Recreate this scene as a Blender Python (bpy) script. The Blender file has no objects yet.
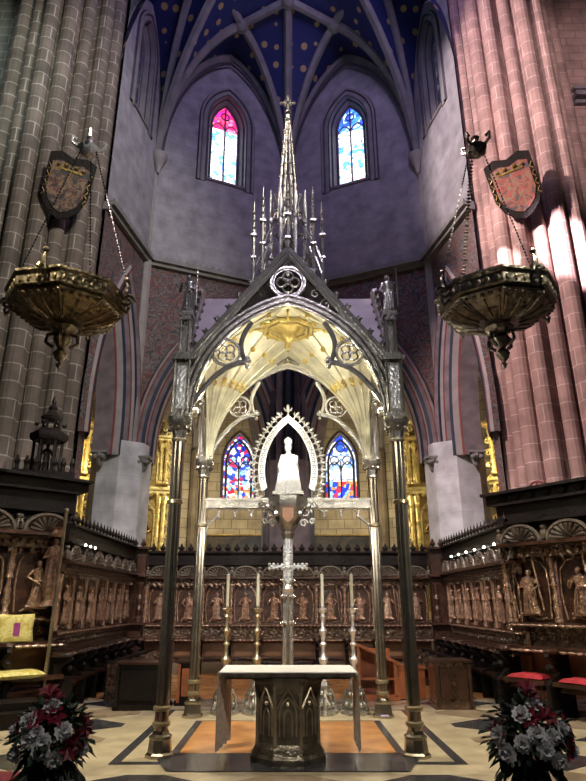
import bpy, math, random
from mathutils import Vector, Matrix
R = math.radians
PI = math.pi
sc = bpy.context.scene
COL = sc.collection
random.seed(7)

# ---------------------------------------------------------------- camera, world, lights, exposure
cam = bpy.data.cameras.new('camera')
cam.sensor_fit = 'VERTICAL'; cam.sensor_height = 36; cam.lens = 600 / 781 * 36
cam.shift_x = 5 / 781
camo = bpy.data.objects.new('camera', cam); COL.objects.link(camo)
camo.location = (0, 0, 1.65); camo.rotation_euler = (R(90 + 19.5), 0, 0)
sc.camera = camo
sc.view_settings.view_transform = 'Standard'; sc.view_settings.look = 'None'
sc.view_settings.gamma = 1; sc.view_settings.use_curve_mapping = False
sc.view_settings.exposure = 0.0
w = bpy.data.worlds.new('world'); sc.world = w; w.use_nodes = True
w.node_tree.nodes['Background'].inputs[0].default_value = (0.45, 0.5, 0.62, 1)
w.node_tree.nodes['Background'].inputs[1].default_value = 0.022

def aim(o, tgt):
    o.rotation_euler = (Vector(tgt) - o.location).to_track_quat('-Z', 'Y').to_euler()
def area(name, loc, tgt, size, power, col, size_y=None):
    l = bpy.data.lights.new(name, 'AREA'); l.energy = power; l.color = col; l.size = size
    if size_y: l.shape = 'RECTANGLE'; l.size_y = size_y
    o = bpy.data.objects.new(name, l); COL.objects.link(o); o.location = loc; aim(o, tgt); return o
def spot(name, loc, tgt, ang, power, col, blend=.4, rad=.08):
    l = bpy.data.lights.new(name, 'SPOT'); l.energy = power; l.color = col; l.spot_size = R(ang); l.spot_blend = blend
    l.shadow_soft_size = rad
    o = bpy.data.objects.new(name, l); COL.objects.link(o); o.location = loc; aim(o, tgt); return o
def point(name, loc, power, col, rad=.1):
    l = bpy.data.lights.new(name, 'POINT'); l.energy = power; l.color = col; l.shadow_soft_size = rad
    o = bpy.data.objects.new(name, l); COL.objects.link(o); o.location = loc; return o

# daylight through the high windows of the choir and of the nave behind the camera, plus an added roof fill
area('clerestory_light', (2.5, 9.5, 21), (-3, 18, 15), 3, 320, (.66, .50, 1.0))
area('clerestory_light', (-1.5, 9.0, 21), (3, 18, 15), 3, 60, (.40, .55, 1.0))
spot('nave_light', (-4.5, 7.5, 15), (6.6, 12.6, 14.6), 46, 11500, (1.0, .80, .76), .5, .4)
spot('nave_light', (-4.5, 7.5, 15), (6.4, 12.6, 6.6), 46, 11500, (1.0, .78, .74), .5, .4)
spot('nave_light', (4.5, 0, 17), (-7.9, 13, 11.2), 56, 8500, (1.0, .96, .84), .6, 1.5)
spot('nave_light', (0, 1, 12.5), (0, 9, 6.2), 30, 2400, (.80, .74, .95), .8, .6)  # added from the front to brighten the canopy roof
spot('sun_beam', (-6, 1, 15), (5.42, 13.2, 9.7), 3.4, 90000, (1.0, .80, .82), .5, .03)
spot('sun_beam', (-8, 0, 20), (6.75, 12.3, 9.9), 5.0, 230000, (1.0, .78, .86), .6, .03)
# warm electric light of the ambulatory
point('ambulatory_lamp', (-2.6, 20.9, 5.2), 230, (1.0, .84, .56), .3)
point('ambulatory_lamp', (2.6, 20.9, 5.2), 230, (1.0, .84, .56), .3)
point('ambulatory_lamp', (-6.2, 18.4, 6.0), 130, (1.0, .82, .5), .3)
point('ambulatory_lamp', (6.2, 18.4, 6.0), 130, (1.0, .82, .5), .3)
# spots lighting choir and far walls, added without fixtures
spot('altar_spot', (0, 3.0, 5.0), (0, 7.7, .35), 24, 620, (1.0, .88, .70), .8, .10)  # added in front to brighten the dark altar pedestal
spot('altar_spot', (-.5, 8.75, 5.2), (0, 8.5, 0), 70, 420, (1.0, .88, .68), .7, .06)
spot('floor_spot', (-4.2, 6.0, 9), (-3.0, 9.2, 0), 46, 3400, (1.0, .90, .66), .9, .10)
spot('floor_spot', (4.2, 6.0, 9), (3.0, 9.2, 0), 46, 3000, (1.0, .90, .66), .9, .10)
spot('column_fill', (-3.4, 4.6, 3.4), (-1.2, 9, 2.1), 44, 400, (1.0, .92, .78), .6, .12)  # added pair that brightens the canopy columns from the sides
spot('column_fill', (3.4, 4.6, 3.4), (1.2, 9, 2.1), 44, 400, (1.0, .92, .78), .6, .12)
spot('choir_spot', (-3.0, 7.5, 8.5), (-1.0, 16.2, 1.2), 56, 1600, (1.0, .86, .76), .6, .04)
spot('choir_spot', (3.0, 7.5, 8.5), (1.0, 16.2, 1.2), 56, 1600, (1.0, .86, .76), .6, .04)
spot('choir_spot', (-1.8, 8.6, 7.5), (-4.6, 12.6, 1.5), 66, 850, (1.0, .90, .84), .6, .04)
spot('choir_spot', (1.8, 8.6, 7.5), (4.6, 12.6, 1.5), 66, 850, (1.0, .90, .84), .6, .04)
spot('statue_spot', (0, 8.2, 4.3), (0, 10.25, 3.95), 24, 430, (1.0, .98, .95), .5, .05)
spot('flower_fill', (-1.2, 2.2, 5), (-1.9, 5.5, .7), 22, 260, (1.0, .92, .85), .8, .1)  # added pair of fills for the bouquets
spot('flower_fill', (1.2, 2.2, 5), (1.9, 5.5, .7), 22, 260, (1.0, .92, .85), .8, .1)
spot('canopy_fill', (0, .6, 5.5), (0, 8, 4.5), 38, 620, (1.0, .95, .85), .8, .2)  # added front fill for gable and column tops
spot('nave_light', (3, 0, 14), (9.6, 13.4, 15), 36, 6500, (1.0, .80, .80), .7, .6)  # added to brighten the far right wall
spot('nave_light', (-3, 0, 14), (-9.8, 13.4, 15), 34, 4200, (.80, .95, .92), .7, .6)  # added to brighten the far left wall
spot('cross_fill', (0, 8.3, 4.2), (0, 9.9, 2.0), 34, 110, (1.0, .98, .95), .5, .05)  # added fill for the cross and the pillar behind it
spot('lectern_fill', (2.6, 9.2, 5.5), (1.6, 12.2, .6), 20, 160, (1.0, .86, .7), .6, .05)  # added fill for the lectern

# ---------------------------------------------------------------- materials
def nt_new(name):
    m = bpy.data.materials.new(name); m.use_nodes = True
    nt = m.node_tree; return m, nt, nt.nodes['Principled BSDF']
def N(nt, typ, **kw):
    n = nt.nodes.new(typ)
    for k, v in kw.items(): setattr(n, k, v)
    return n
def ramp(nt, stops, interp='LINEAR'):
    r = N(nt, 'ShaderNodeValToRGB'); r.color_ramp.interpolation = interp
    e = r.color_ramp.elements
    while len(e) < len(stops): e.new(.5)
    for i, (p, c) in enumerate(stops):
        e[i].position = p; e[i].color = (*c, 1)
    return r
def dk(c, f): return tuple(max(0, min(1, x * f)) for x in c)
def mat(name, c, rough=.6, metal=0, var=.35, vs=3, bump=0, bs=20, emit=0, coat=0, vor=False):
    m, nt, b = nt_new(name); L = nt.links
    tc = N(nt, 'ShaderNodeTexCoord')
    n = N(nt, 'ShaderNodeTexNoise'); n.inputs['Scale'].default_value = vs; n.inputs['Detail'].default_value = 4
    L.new(tc.outputs['Object'], n.inputs['Vector'])
    r = ramp(nt, [(.3, dk(c, 1 - var)), (.7, dk(c, 1 + var))]); L.new(n.outputs[0], r.inputs[0])
    L.new(r.outputs[0], b.inputs['Base Color'])
    b.inputs['Roughness'].default_value = rough; b.inputs['Metallic'].default_value = metal
    if coat: b.inputs['Coat Weight'].default_value = coat; b.inputs['Coat Roughness'].default_value = .12
    if bump:
        bp = N(nt, 'ShaderNodeBump'); bp.inputs['Strength'].default_value = bump; bp.inputs['Distance'].default_value = .03
        if vor:
            t = N(nt, 'ShaderNodeTexVoronoi'); t.inputs['Scale'].default_value = bs
            L.new(tc.outputs['Object'], t.inputs['Vector']); L.new(t.outputs['Distance'], bp.inputs['Height'])
        else:
            t = N(nt, 'ShaderNodeTexNoise'); t.inputs['Scale'].default_value = bs
            L.new(tc.outputs['Object'], t.inputs['Vector']); L.new(t.outputs[0], bp.inputs['Height'])
        L.new(bp.outputs[0], b.inputs['Normal'])
    if emit:
        L.new(r.outputs[0], b.inputs['Emission Color']); b.inputs['Emission Strength'].default_value = emit
    return m
def stone(name, c, mort, bw=.8, bh=.4, ms=.02, var=.2, coord='UV', bump=.3):
    m, nt, b = nt_new(name); L = nt.links
    tc = N(nt, 'ShaderNodeTexCoord')
    br = N(nt, 'ShaderNodeTexBrick')
    br.inputs['Scale'].default_value = 1; br.inputs['Brick Width'].default_value = bw
    br.inputs['Row Height'].default_value = bh; br.inputs['Mortar Size'].default_value = ms
    br.inputs['Mortar Smooth'].default_value = .3; br.inputs['Bias'].default_value = 0
    br.inputs['Color1'].default_value = (*dk(c, 1 - var), 1); br.inputs['Color2'].default_value = (*dk(c, 1 + var), 1)
    br.inputs['Mortar'].default_value = (*mort, 1)
    L.new(tc.outputs[coord], br.inputs['Vector'])
    n = N(nt, 'ShaderNodeTexNoise'); n.inputs['Scale'].default_value = 2.2; n.inputs['Detail'].default_value = 5
    L.new(tc.outputs['Object'], n.inputs['Vector'])
    rr = ramp(nt, [(.3, (.72, .72, .72)), (.7, (1.25, 1.25, 1.25))]); L.new(n.outputs[0], rr.inputs[0])
    mx = N(nt, 'ShaderNodeMix', data_type='RGBA', blend_type='MULTIPLY'); mx.inputs[0].default_value = 1
    L.new(br.outputs[0], mx.inputs[6]); L.new(rr.outputs[0], mx.inputs[7]); L.new(mx.outputs[2], b.inputs['Base Color'])
    b.inputs['Roughness'].default_value = .8
    bp = N(nt, 'ShaderNodeBump'); bp.inputs['Strength'].default_value = bump; bp.inputs['Distance'].default_value = .02
    L.new(n.outputs[0], bp.inputs['Height']); L.new(bp.outputs[0], b.inputs['Normal'])
    return m
def glass_emit(name, mid, top, bot, z1, z2, strength=3, scale=7):
    """stained glass: cells coloured from three palettes (bottom, middle, top by height above the sill)"""
    m = bpy.data.materials.new(name); m.use_nodes = True; nt = m.node_tree; L = nt.links
    nt.nodes.clear(); out = N(nt, 'ShaderNodeOutputMaterial'); em = N(nt, 'ShaderNodeEmission')
    tc = N(nt, 'ShaderNodeTexCoord'); v = N(nt, 'ShaderNodeTexVoronoi'); v.inputs['Scale'].default_value = scale
    e = N(nt, 'ShaderNodeTexVoronoi', feature='DISTANCE_TO_EDGE'); e.inputs['Scale'].default_value = scale
    L.new(tc.outputs['Object'], v.inputs['Vector']); L.new(tc.outputs['Object'], e.inputs['Vector'])
    sp = N(nt, 'ShaderNodeSeparateColor'); L.new(v.outputs['Color'], sp.inputs[0])
    def pal(p):
        r = ramp(nt, [(i / len(p), c) for i, c in enumerate(p)], 'CONSTANT'); L.new(sp.outputs[0], r.inputs[0]); return r
    a, b_, c_ = pal(bot), pal(mid), pal(top)
    sx = N(nt, 'ShaderNodeSeparateXYZ'); L.new(tc.outputs['Object'], sx.inputs[0])
    def mixat(z, s0, s1):
        g = N(nt, 'ShaderNodeMath', operation='GREATER_THAN'); g.inputs[1].default_value = z; L.new(sx.outputs[2], g.inputs[0])
        x = N(nt, 'ShaderNodeMix', data_type='RGBA'); L.new(g.outputs[0], x.inputs[0]); L.new(s0, x.inputs[6]); L.new(s1, x.inputs[7]); return x.outputs[2]
    o = mixat(z2, mixat(z1, a.outputs[0], b_.outputs[0]), c_.outputs[0])
    k = N(nt, 'ShaderNodeMapRange'); k.inputs[1].default_value = .01; k.inputs[2].default_value = .05; k.inputs[3].default_value = .1
    L.new(e.outputs[0], k.inputs[0])
    mu = N(nt, 'ShaderNodeMath', operation='MULTIPLY'); mu.inputs[1].default_value = strength; L.new(k.outputs[0], mu.inputs[0])
    L.new(o, em.inputs[0]); L.new(mu.outputs[0], em.inputs[1]); L.new(em.outputs[0], out.inputs[0]); return m
def cells(name, pals, scale, rough=.8, metal=0, smooth=False, dist=1.5):
    m, nt, b = nt_new(name); L = nt.links
    tc = N(nt, 'ShaderNodeTexCoord'); n = N(nt, 'ShaderNodeTexNoise'); n.inputs['Scale'].default_value = scale
    n.inputs['Detail'].default_value = 3; n.inputs['Distortion'].default_value = dist
    L.new(tc.outputs['Object'], n.inputs['Vector'])
    k = len(pals)
    r = ramp(nt, [(.32 + .36 * i / k, c) for i, c in enumerate(pals)], 'LINEAR' if smooth else 'CONSTANT'); L.new(n.outputs[0], r.inputs[0])
    L.new(r.outputs[0], b.inputs['Base Color']); b.inputs['Roughness'].default_value = rough; b.inputs['Metallic'].default_value = metal
    return m

W_MORT = (.30, .27, .24)
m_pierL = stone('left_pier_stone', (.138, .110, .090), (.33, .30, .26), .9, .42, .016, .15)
m_pierR = stone('right_pier_stone', (.30, .185, .165), (.46, .34, .31), .9, .42, .012, .10)  # pinkish daylight falling on this pier is mixed into its colour
m_wallU = stone('upper_wall_stone', (.26, .25, .27), (.22, .21, .23), .9, .38, .012, .06, bump=.2)
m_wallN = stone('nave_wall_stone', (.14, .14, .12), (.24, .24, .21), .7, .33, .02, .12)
m_wallR = stone('pink_lit_nave_wall_stone', (.30, .185, .165), (.20, .12, .11), .62, .30, .02, .08)  # wall colour carries the same pink light as the right pier
m_amb = stone('ambulatory_stone', (.34, .29, .205), (.17, .135, .09), .62, .36, .018, .14)
m_shaft = stone('bare_shaft_stone', (.52, .53, .57), (.46, .47, .5), 1.2, .5, .01, .06)
m_rib = mat('rib_stone', (.20, .195, .19), .8, var=.2, vs=2)
m_dark = mat('dark_stone', (.05, .045, .06), .8)
m_navy = mat('navy_paint', (.012, .02, .05), .6)
m_red = mat('dark_red_paint', (.15, .022, .025), .7)
m_cream = mat('pale_paint', (.27, .245, .245), .8, var=.15)
m_mauve = mat('mauve_paint', (.16, .13, .145), .8, var=.3)
m_fresco = cells('painted_spandrel', [(.05, .045, .05), (.17, .15, .145), (.06, .05, .055), (.15, .045, .04), (.15, .135, .13), (.05, .045, .05)], 2.0, smooth=True, dist=2.5)
m_gold = mat('gilding', (.85, .62, .24), .36, .65, var=.35, vs=6, bump=.7, bs=12)
m_golddk = mat('old_gilding', (.33, .22, .07), .38, .8, var=.4, vs=8, bump=.5, bs=14)
m_silver = mat('canopy_silver', (.40, .38, .34), .26, .72, var=.25, vs=8, bump=.25, bs=30)
m_column = mat('column_metal', (.46, .41, .33), .20, .95, var=.15, vs=8)
m_silverlt = mat('polished_or_lit_silver', (.76, .76, .76), .27, .7, var=.15, vs=8, bump=.35, bs=30)
m_brass = mat('aged_brass', (.38, .32, .21), .28, .75, var=.25, vs=6)
m_vault = mat('canopy_vault_metal', (.74, .71, .56), .45, .45, var=.18, vs=5, bump=.35, bs=18)
m_roof = mat('canopy_roof_lead', (.34, .29, .32), .55, .1, var=.15)
m_wood = mat('walnut', (.048, .021, .012), .28, 0, var=.45, vs=5, bump=.5, bs=25, coat=.2)
m_carve = mat('carved_walnut', (.12, .074, .048), .22, .4, var=.5, vs=9, bump=1.0, bs=14, coat=.6, vor=True)
m_shell = mat('grey_brown_carving', (.13, .105, .08), .32, 0, var=.4, vs=9, bump=.6, bs=20, coat=.4)
m_figure = mat('polished_walnut_relief', (.46, .30, .21), .19, .6, var=.5, vs=14, bump=.8, bs=40, coat=.7)
m_blackwood = mat('dark_oak', (.010, .007, .006), .55, 0, var=.4, vs=5, bump=.4, bs=18)
m_blackwood.node_tree.nodes['Principled BSDF'].inputs['Specular IOR Level'].default_value = .2
m_orange = mat('light_walnut', (.20, .095, .045), .45, 0, var=.35, vs=4)
m_lectern = mat('reddish_wood', (.36, .11, .04), .4, 0, var=.3, vs=4, coat=.3)
m_white = mat('white_linen', (.80, .80, .82), .8, var=.05)
m_lace = mat('pale_lace', (.72, .62, .56), .9, var=.3, vs=25)
m_altlt = mat('altar_tracery', (.36, .31, .23), .3, .75, var=.3, vs=8)
m_altar = mat('dark_silver_altar', (.16, .145, .12), .32, .8, var=.4, vs=8, bump=.5, bs=25)
m_bronzeL = mat('bronze_gilt_lamp', (.17, .135, .08), .40, .85, var=.5, vs=9, bump=.5, bs=12, vor=True)
m_bronzeR = mat('silver_bronze_lamp', (.17, .155, .13), .34, .85, var=.5, vs=9, bump=.5, bs=12, vor=True)
m_iron = mat('iron', (.03, .028, .028), .5, .7)
m_statue = mat('white_silver_statue', (.85, .85, .86), .35, .3, var=.15, vs=14, bump=.5, bs=40)
m_mand = mat('mandorla_silver', (.62, .62, .62), .3, .6, var=.1, vs=8)
m_wax = mat('candle_wax', (.62, .60, .46), .5, var=.06)
m_yel = cells('yellow_silk', [(.62, .53, .14), (.75, .68, .28), (.55, .46, .10)], 9, .5, smooth=True)
m_redv = mat('red_velvet', (.36, .02, .03), .8, var=.3)
m_carpet = mat('carpet_pile', (.16, .02, .03), .95, var=.4, vs=20)
m_leaf = mat('dark_leaves', (.018, .040, .020), .5, var=.5, vs=12)
m_petalw = mat('white_petals', (.62, .62, .62), .7, var=.15, vs=20)
m_petalr = mat('crimson_petals', (.20, .015, .03), .6, var=.4, vs=20)
m_marw = mat('cream_marble', (.58, .49, .34), .16, var=.22, vs=2.5)
m_martan = mat('tan_marble', (.33, .25, .17), .18, var=.25, vs=3)
m_mard = mat('dark_marble', (.055, .055, .065), .16, var=.5, vs=5)
m_terra = mat('orange_wood_floor', (.56, .26, .09), .20, var=.3, vs=2.5)
m_lamp = mat('lamp_glow', (1, .95, .8), .5, var=0, emit=12)
m_shieldL = cells('shield_paint', [(.03, .03, .035), (.08, .045, .035), (.22, .14, .08), (.12, .045, .035), (.03, .025, .025)], 3.2, .5)
m_shieldR = cells('shield_paint_red', [(.05, .05, .06), (.20, .045, .035), (.16, .11, .07), (.22, .05, .04), (.07, .05, .04)], 3.2, .5)
m_oil = cells('old_painting', [(.008, .010, .008), (.02, .018, .012), (.05, .035, .018), (.015, .016, .012)], 1.6, .4, smooth=True)
m_gem = mat('amber_enamel', (.35, .16, .08), .3)
def vault_blue():
    m, nt, b = nt_new('starry_vault_paint'); L = nt.links
    tc = N(nt, 'ShaderNodeTexCoord'); v = N(nt, 'ShaderNodeTexVoronoi'); v.inputs['Scale'].default_value = 2.0; v.inputs['Randomness'].default_value = .25
    L.new(tc.outputs['Object'], v.inputs['Vector'])
    r = ramp(nt, [(0, (.42, .30, .12)), (.23, (.42, .30, .12)), (.26, (.012, .022, .12)), (1, (.010, .018, .10))]); L.new(v.outputs['Distance'], r.inputs[0])
    L.new(r.outputs[0], b.inputs['Base Color']); b.inputs['Roughness'].default_value = .7; return m
m_blue = vault_blue()
WH, BL, LB, RD, PK, OR = (1, 1, 1), (.03, .08, .9), (.35, .6, 1), (.9, .02, .06), (.9, .35, .5), (1, .4, .08)
g_UL = glass_emit('upper_left_glass', [WH, (.6, .75, 1), WH, (.12, .3, 1), WH, (.75, .85, 1)], [(.9, .02, .12), (1, .15, .3), (.5, .02, .25), (1, .05, .15)], [WH, LB, WH, WH], .3, 2.75, 3.6, 6)
g_UR = glass_emit('upper_right_glass', [WH, (.7, .85, 1), WH, (.1, .3, 1), WH], [BL, (.05, .2, 1), LB, BL], [WH, LB, WH, PK], .6, 2.75, 3.4, 6)
g_S = glass_emit('dim_side_glass', [(.10,.12,.2),(.2,.22,.3),(.05,.06,.14)], [(.1,.1,.2),(.05,.05,.12)], [(.15,.16,.22),(.08,.08,.12)], .6, 2.5, .5, 5)
g_LL = glass_emit('lower_left_glass', [(.3, .55, .9), WH, (.05, .12, .7), (.8, .9, 1), (.04, .08, .45), (.6, .05, .15)], [BL, WH, (.02, .04, .4), WH, RD, WH, (.03, .06, .5)], [RD, WH, (.2, .6, .9), (.8, .3, .1), WH, BL, WH], .6, 1.7, 2.0, 8)
g_LR = glass_emit('lower_right_glass', [WH, (.6, .75, 1), WH, (.3, .5, 1), WH], [BL, (.05, .15, .9), (.5, .65, 1), WH], [(.9, .3, .1), BL, (.8, .05, .1), LB, (1, .6, .2)], .75, 1.8, 1.9, 5.5)

# ---------------------------------------------------------------- mesh builder
class MB:
    def __init__(s): s.v = []; s.f = []; s.mi = []; s.uv = []; s.m = Matrix(); s.mat = 0
    def tr(s, x=0, y=0, z=0, rz=0, rx=0, ry=0, sc=1):
        s.m = Matrix.Translation((x, y, z)) @ Matrix.Rotation(rz, 4, 'Z') @ Matrix.Rotation(ry, 4, 'Y') @ Matrix.Rotation(rx, 4, 'X') @ Matrix.Scale(sc, 4); return s
    def add(s, vs, fs, uvs=None, mi=None):
        o = len(s.v); s.v += [tuple(s.m @ Vector(p)) for p in vs]
        for k, f in enumerate(fs):
            s.f.append(tuple(i + o for i in f)); s.mi.append(s.mat if mi is None else (mi[k] if isinstance(mi, list) else mi))
            s.uv.append([uvs[i] for i in f] if uvs else None)
        return s
    def box(s, x, y, z, sx, sy, sz, top=1.0, rz=0):
        c, n = math.cos(rz), math.sin(rz); P = []
        for dz in (-.5, .5):
            k = top if dz > 0 else 1
            for dx, dy in ((-.5, -.5), (.5, -.5), (.5, .5), (-.5, .5)):
                a, b = dx * sx * k, dy * sy * k
                P.append((x + a * c - b * n, y + a * n + b * c, z + dz * sz))
        return s.add(P, [(3, 2, 1, 0), (4, 5, 6, 7), (0, 1, 5, 4), (1, 2, 6, 5), (2, 3, 7, 6), (3, 0, 4, 7)])
    def lathe(s, prof, n=12, x=0, y=0, sx=1, sy=1, a0=0, a1=2 * PI, rot=0):
        full = abs(a1 - a0 - 2 * PI) < 1e-6; k = n if full else n + 1; P = []
        for r, z in prof:
            for i in range(k):
                a = a0 + (a1 - a0) * i / n + rot; P.append((x + r * sx * math.cos(a), y + r * sy * math.sin(a), z))
        F = []
        for j in range(len(prof) - 1):
            for i in range(n):
                i2 = (i + 1) % k; F.append((j * k + i, j * k + i2, (j + 1) * k + i2, (j + 1) * k + i))
        if full: F.append(tuple(reversed(range(k)))); F.append(tuple((len(prof) - 1) * k + i for i in range(k)))
        return s.add(P, F)
    def tube(s, pts, r, n=6, flat=1.0, closed=False, rot=0):
        pts = [Vector(p) for p in pts]; K = len(pts); P = []; prev = None
        for i, p in enumerate(pts):
            if closed: t = pts[(i + 1) % K] - pts[i - 1]
            else: t = pts[min(i + 1, K - 1)] - pts[max(i - 1, 0)]
            t.normalize()
            ref = Vector((0, 0, 1)) if abs(t.z) < .95 else Vector((0, 1, 0))
            u = t.cross(ref).normalized() if prev is None else (prev - t * prev.dot(t)).normalized()
            prev = u; v = t.cross(u); rr = r[i] if isinstance(r, (list, tuple)) else r
            for j in range(n):
                a = 2 * PI * j / n + rot; P.append(tuple(p + u * (rr * math.cos(a)) + v * (rr * flat * math.sin(a))))
        F = []
        for i in range(K if closed else K - 1):
            i2 = (i + 1) % K
            for j in range(n):
                j2 = (j + 1) % n; F.append((i * n + j, i * n + j2, i2 * n + j2, i2 * n + j))
        if not closed: F.append(tuple(range(n))[::-1]); F.append(tuple((K - 1) * n + j for j in range(n)))
        return s.add(P, F)
    def ball(s, x, y, z, r, n=8, sx=1, sy=1, sz=1):
        m = max(4, n // 2 + 1); pr = [(r * math.sin(PI * (i + .001) / m) + 1e-4, -r * math.cos(PI * i / m)) for i in range(m + 1)]
        o = s.m; s.m = o @ Matrix.Translation((x, y, z)) @ Matrix.Diagonal((sx, sy, sz, 1)); s.lathe(pr, n); s.m = o; return s
    def ring(s, x, y, z, r, t, n=20, axis='y', arc=(0, 2 * PI), flat=1.0):
        P = []; full = abs(arc[1] - arc[0] - 2 * PI) < 1e-6
        for i in range(n + (0 if full else 1)):
            a = arc[0] + (arc[1] - arc[0]) * i / n; c, q = r * math.cos(a), r * math.sin(a)
            P.append((x + c, y, z + q) if axis == 'y' else (x, y + c, z + q) if axis == 'x' else (x + c, y + q, z))
        return s.tube(P, t, 6, closed=full)
    def prism(s, poly, y0, y1):
        """polygon in XZ extruded along Y"""
        k = len(poly); P = [(a, y0, b) for a, b in poly] + [(a, y1, b) for a, b in poly]
        F = [tuple(range(k)), tuple(reversed(range(k, 2 * k)))] + [(i, k + i, k + (i + 1) % k, (i + 1) % k) for i in range(k)]
        return s.add(P, F)
    def build(s, name, mats, parent=None, smooth=False, loc=None):
        me = bpy.data.meshes.new(name); me.from_pydata(s.v, [], s.f)
        for m in (mats if isinstance(mats, (list, tuple)) else [mats]): me.materials.append(m)
        for p, mi in zip(me.polygons, s.mi): p.material_index = mi; p.use_smooth = smooth
        if any(s.uv):
            ul = me.uv_layers.new(name='UVMap')
            for p, uv in zip(me.polygons, s.uv):
                if uv:
                    for li, c in zip(p.loop_indices, uv): ul.data[li].uv = c
        me.update()
        import bmesh
        bm = bmesh.new(); bm.from_mesh(me); bmesh.ops.recalc_face_normals(bm, faces=bm.faces); bm.to_mesh(me); bm.free()
        if smooth: me.set_sharp_from_angle(angle=R(38))
        o = bpy.data.objects.new(name, me); COL.objects.link(o)
        if parent: o.parent = parent
        if loc: o.location = loc
        return o
def thing(name, label, cat, loc=(0, 0, 0), rz=0, group=None):
    o = bpy.data.objects.new(name, None); COL.objects.link(o); o.empty_display_size = .2
    o.location = loc; o.rotation_euler = (0, 0, rz); tag(o, label, cat, group); return o
def tag(o, label, cat, group=None):
    o['label'] = label; o['category'] = cat
    if group: o['group'] = group
    return o
def struct(name, mb, mats, smooth=False, parent=None, loc=None):
    o = mb.build(name, mats, parent, smooth, loc)
    if not parent: o['kind'] = 'structure'
    return o
KIDS = {}
def copy_tree(o, parent=None, kids=None):
    c = o.copy(); COL.objects.link(c)
    if parent: c.parent = parent
    for ch in [x for x in ALLOBJ() if x.parent == o]: copy_tree(ch, c)
    return c
def ALLOBJ(): return list(COL.objects)

def arch(w, zs, H, o=0, zb=None, n=12, cx=0):
    """pointed arch outline, left foot to right foot; o = outward offset"""
    Rr = (w * w + H * H) / (2 * w); Ro = Rr + o; c = Rr - w; Ht = math.sqrt(max(1e-6, Ro * Ro - c * c)); amax = math.atan2(Ht, -(-c)) if False else math.acos(max(-1, min(1, c / Ro)))
    L = [(-(Ro * math.cos(amax * i / n) - c), zs + Ro * math.sin(amax * i / n)) for i in range(n + 1)]
    if zb is not None: L = [(L[0][0], zb)] + L
    Rg = [(-a, b) for a, b in reversed(L[:-1])]
    return [(a + cx, b) for a, b in L + Rg]

def frame(p0, p1):
    d = Vector((p1[0] - p0[0], p1[1] - p0[1], 0)); L = d.length; d.normalize(); n = Vector((d.y, -d.x, 0))
    def P(s, z, t=0): return tuple(Vector((p0[0], p0[1], 0)) + d * s + n * t + Vector((0, 0, z)))
    return P, L          # t > 0 lies to the right of p0 -> p1 (towards the room when walking left to right)

def wall_open(mb, P, S0, S1, Z0, Z1, cx, curve, depth, closed_bottom=None):
    """wall with one opening; curve = outline from left foot to right foot; depth = wall thickness behind t=0"""
    c = [(a + cx, b) for a, b in curve]
    def q(pts, t=0):
        mb.add([P(s, z, t) for s, z in pts], [(0, 1, 2, 3)], [(s, z) for s, z in pts])
    for t in (0, -depth):
        q([(S0, Z0), (c[0][0], Z0), (c[0][0], Z1), (S0, Z1)], t); q([(c[-1][0], Z0), (S1, Z0), (S1, Z1), (c[-1][0], Z1)], t)
        for a, b in zip(c[:-1], c[1:]):
            if b[0] - a[0] > 1e-5: q([a, b, (b[0], Z1), (a[0], Z1)], t)
        if closed_bottom is not None: q([(c[0][0], Z0), (c[-1][0], Z0), (c[-1][0], closed_bottom), (c[0][0], closed_bottom)], t)
    lp = list(c)
    if closed_bottom is not None: lp = [(c[0][0], closed_bottom)] + lp + [(c[-1][0], closed_bottom)]; lp = lp + [lp[0]]
    for a, b in zip(lp[:-1], lp[1:]):
        mb.add([P(a[0], a[1], 0), P(b[0], b[1], 0), P(b[0], b[1], -depth), P(a[0], a[1], -depth)], [(0, 1, 2, 3)], [(0, a[1]), (0, b[1]), (depth, b[1]), (depth, a[1])])
def bands(mb, P, cx, w, zs, H, zb, prof, n=14):
    """concentric mouldings of an arch; prof = [(offset, t, material index of the face up to the next point)]"""
    cur = [arch(w, zs, H, o, zb, n, cx) for o, t, k in prof]
    for j in range(len(prof) - 1):
        A, B = cur[j], cur[j + 1]
        for i in range(len(A) - 1):
            mb.add([P(A[i][0], A[i][1], prof[j][1]), P(A[i + 1][0], A[i + 1][1], prof[j][1]), P(B[i + 1][0], B[i + 1][1], prof[j + 1][1]), P(B[i][0], B[i][1], prof[j + 1][1])], [(0, 1, 2, 3)], mi=prof[j][2])

# ---------------------------------------------------------------- the setting: floor
mb = MB()
def quadz(mb, x0, y0, x1, y1, z, mi): mb.add([(x0, y0, z), (x1, y0, z), (x1, y1, z), (x0, y1, z)], [(0, 1, 2, 3)], mi=mi)
cw, ch = 1.45, 1.0
for i in range(-6, 6):
    for j in range(0, 13):
        x0, y0 = i * cw + (.0 if i >= 0 else 0), -.8 + j * ch + (.25 if False else 0); x1, y1 = x0 + cw, y0 + ch; c = ((x0 + x1) / 2, (y0 + y1) / 2)
        A, B, C, D, E = (x0, y0, 0), (x1, y0, 0), (x1, y1, 0), (x0, y1, 0), (c[0], c[1], 0)
        s = (i + j) % 2
        mb.add([A, B, C, D, E], [(0, 1, 4), (1, 2, 4), (2, 3, 4), (3, 0, 4)], mi=[0, 2 if s else 1, 0, 1 if s else 2])
mb.mat = 3; quadz(mb, -9, 12.2, 9, 16.4, 0, 3); quadz(mb, -14, 16.4, 14, 26, 0, 1); quadz(mb, -14, -3, -8.7, 16.4, 0, 0); quadz(mb, 8.7, -3, 14, 16.4, 0, 0); quadz(mb, -14, -6, 14, -.8, 0, 0)
struct('floor', mb, [m_marw, m_martan, m_mard, m_terra])
mb = MB()
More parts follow.
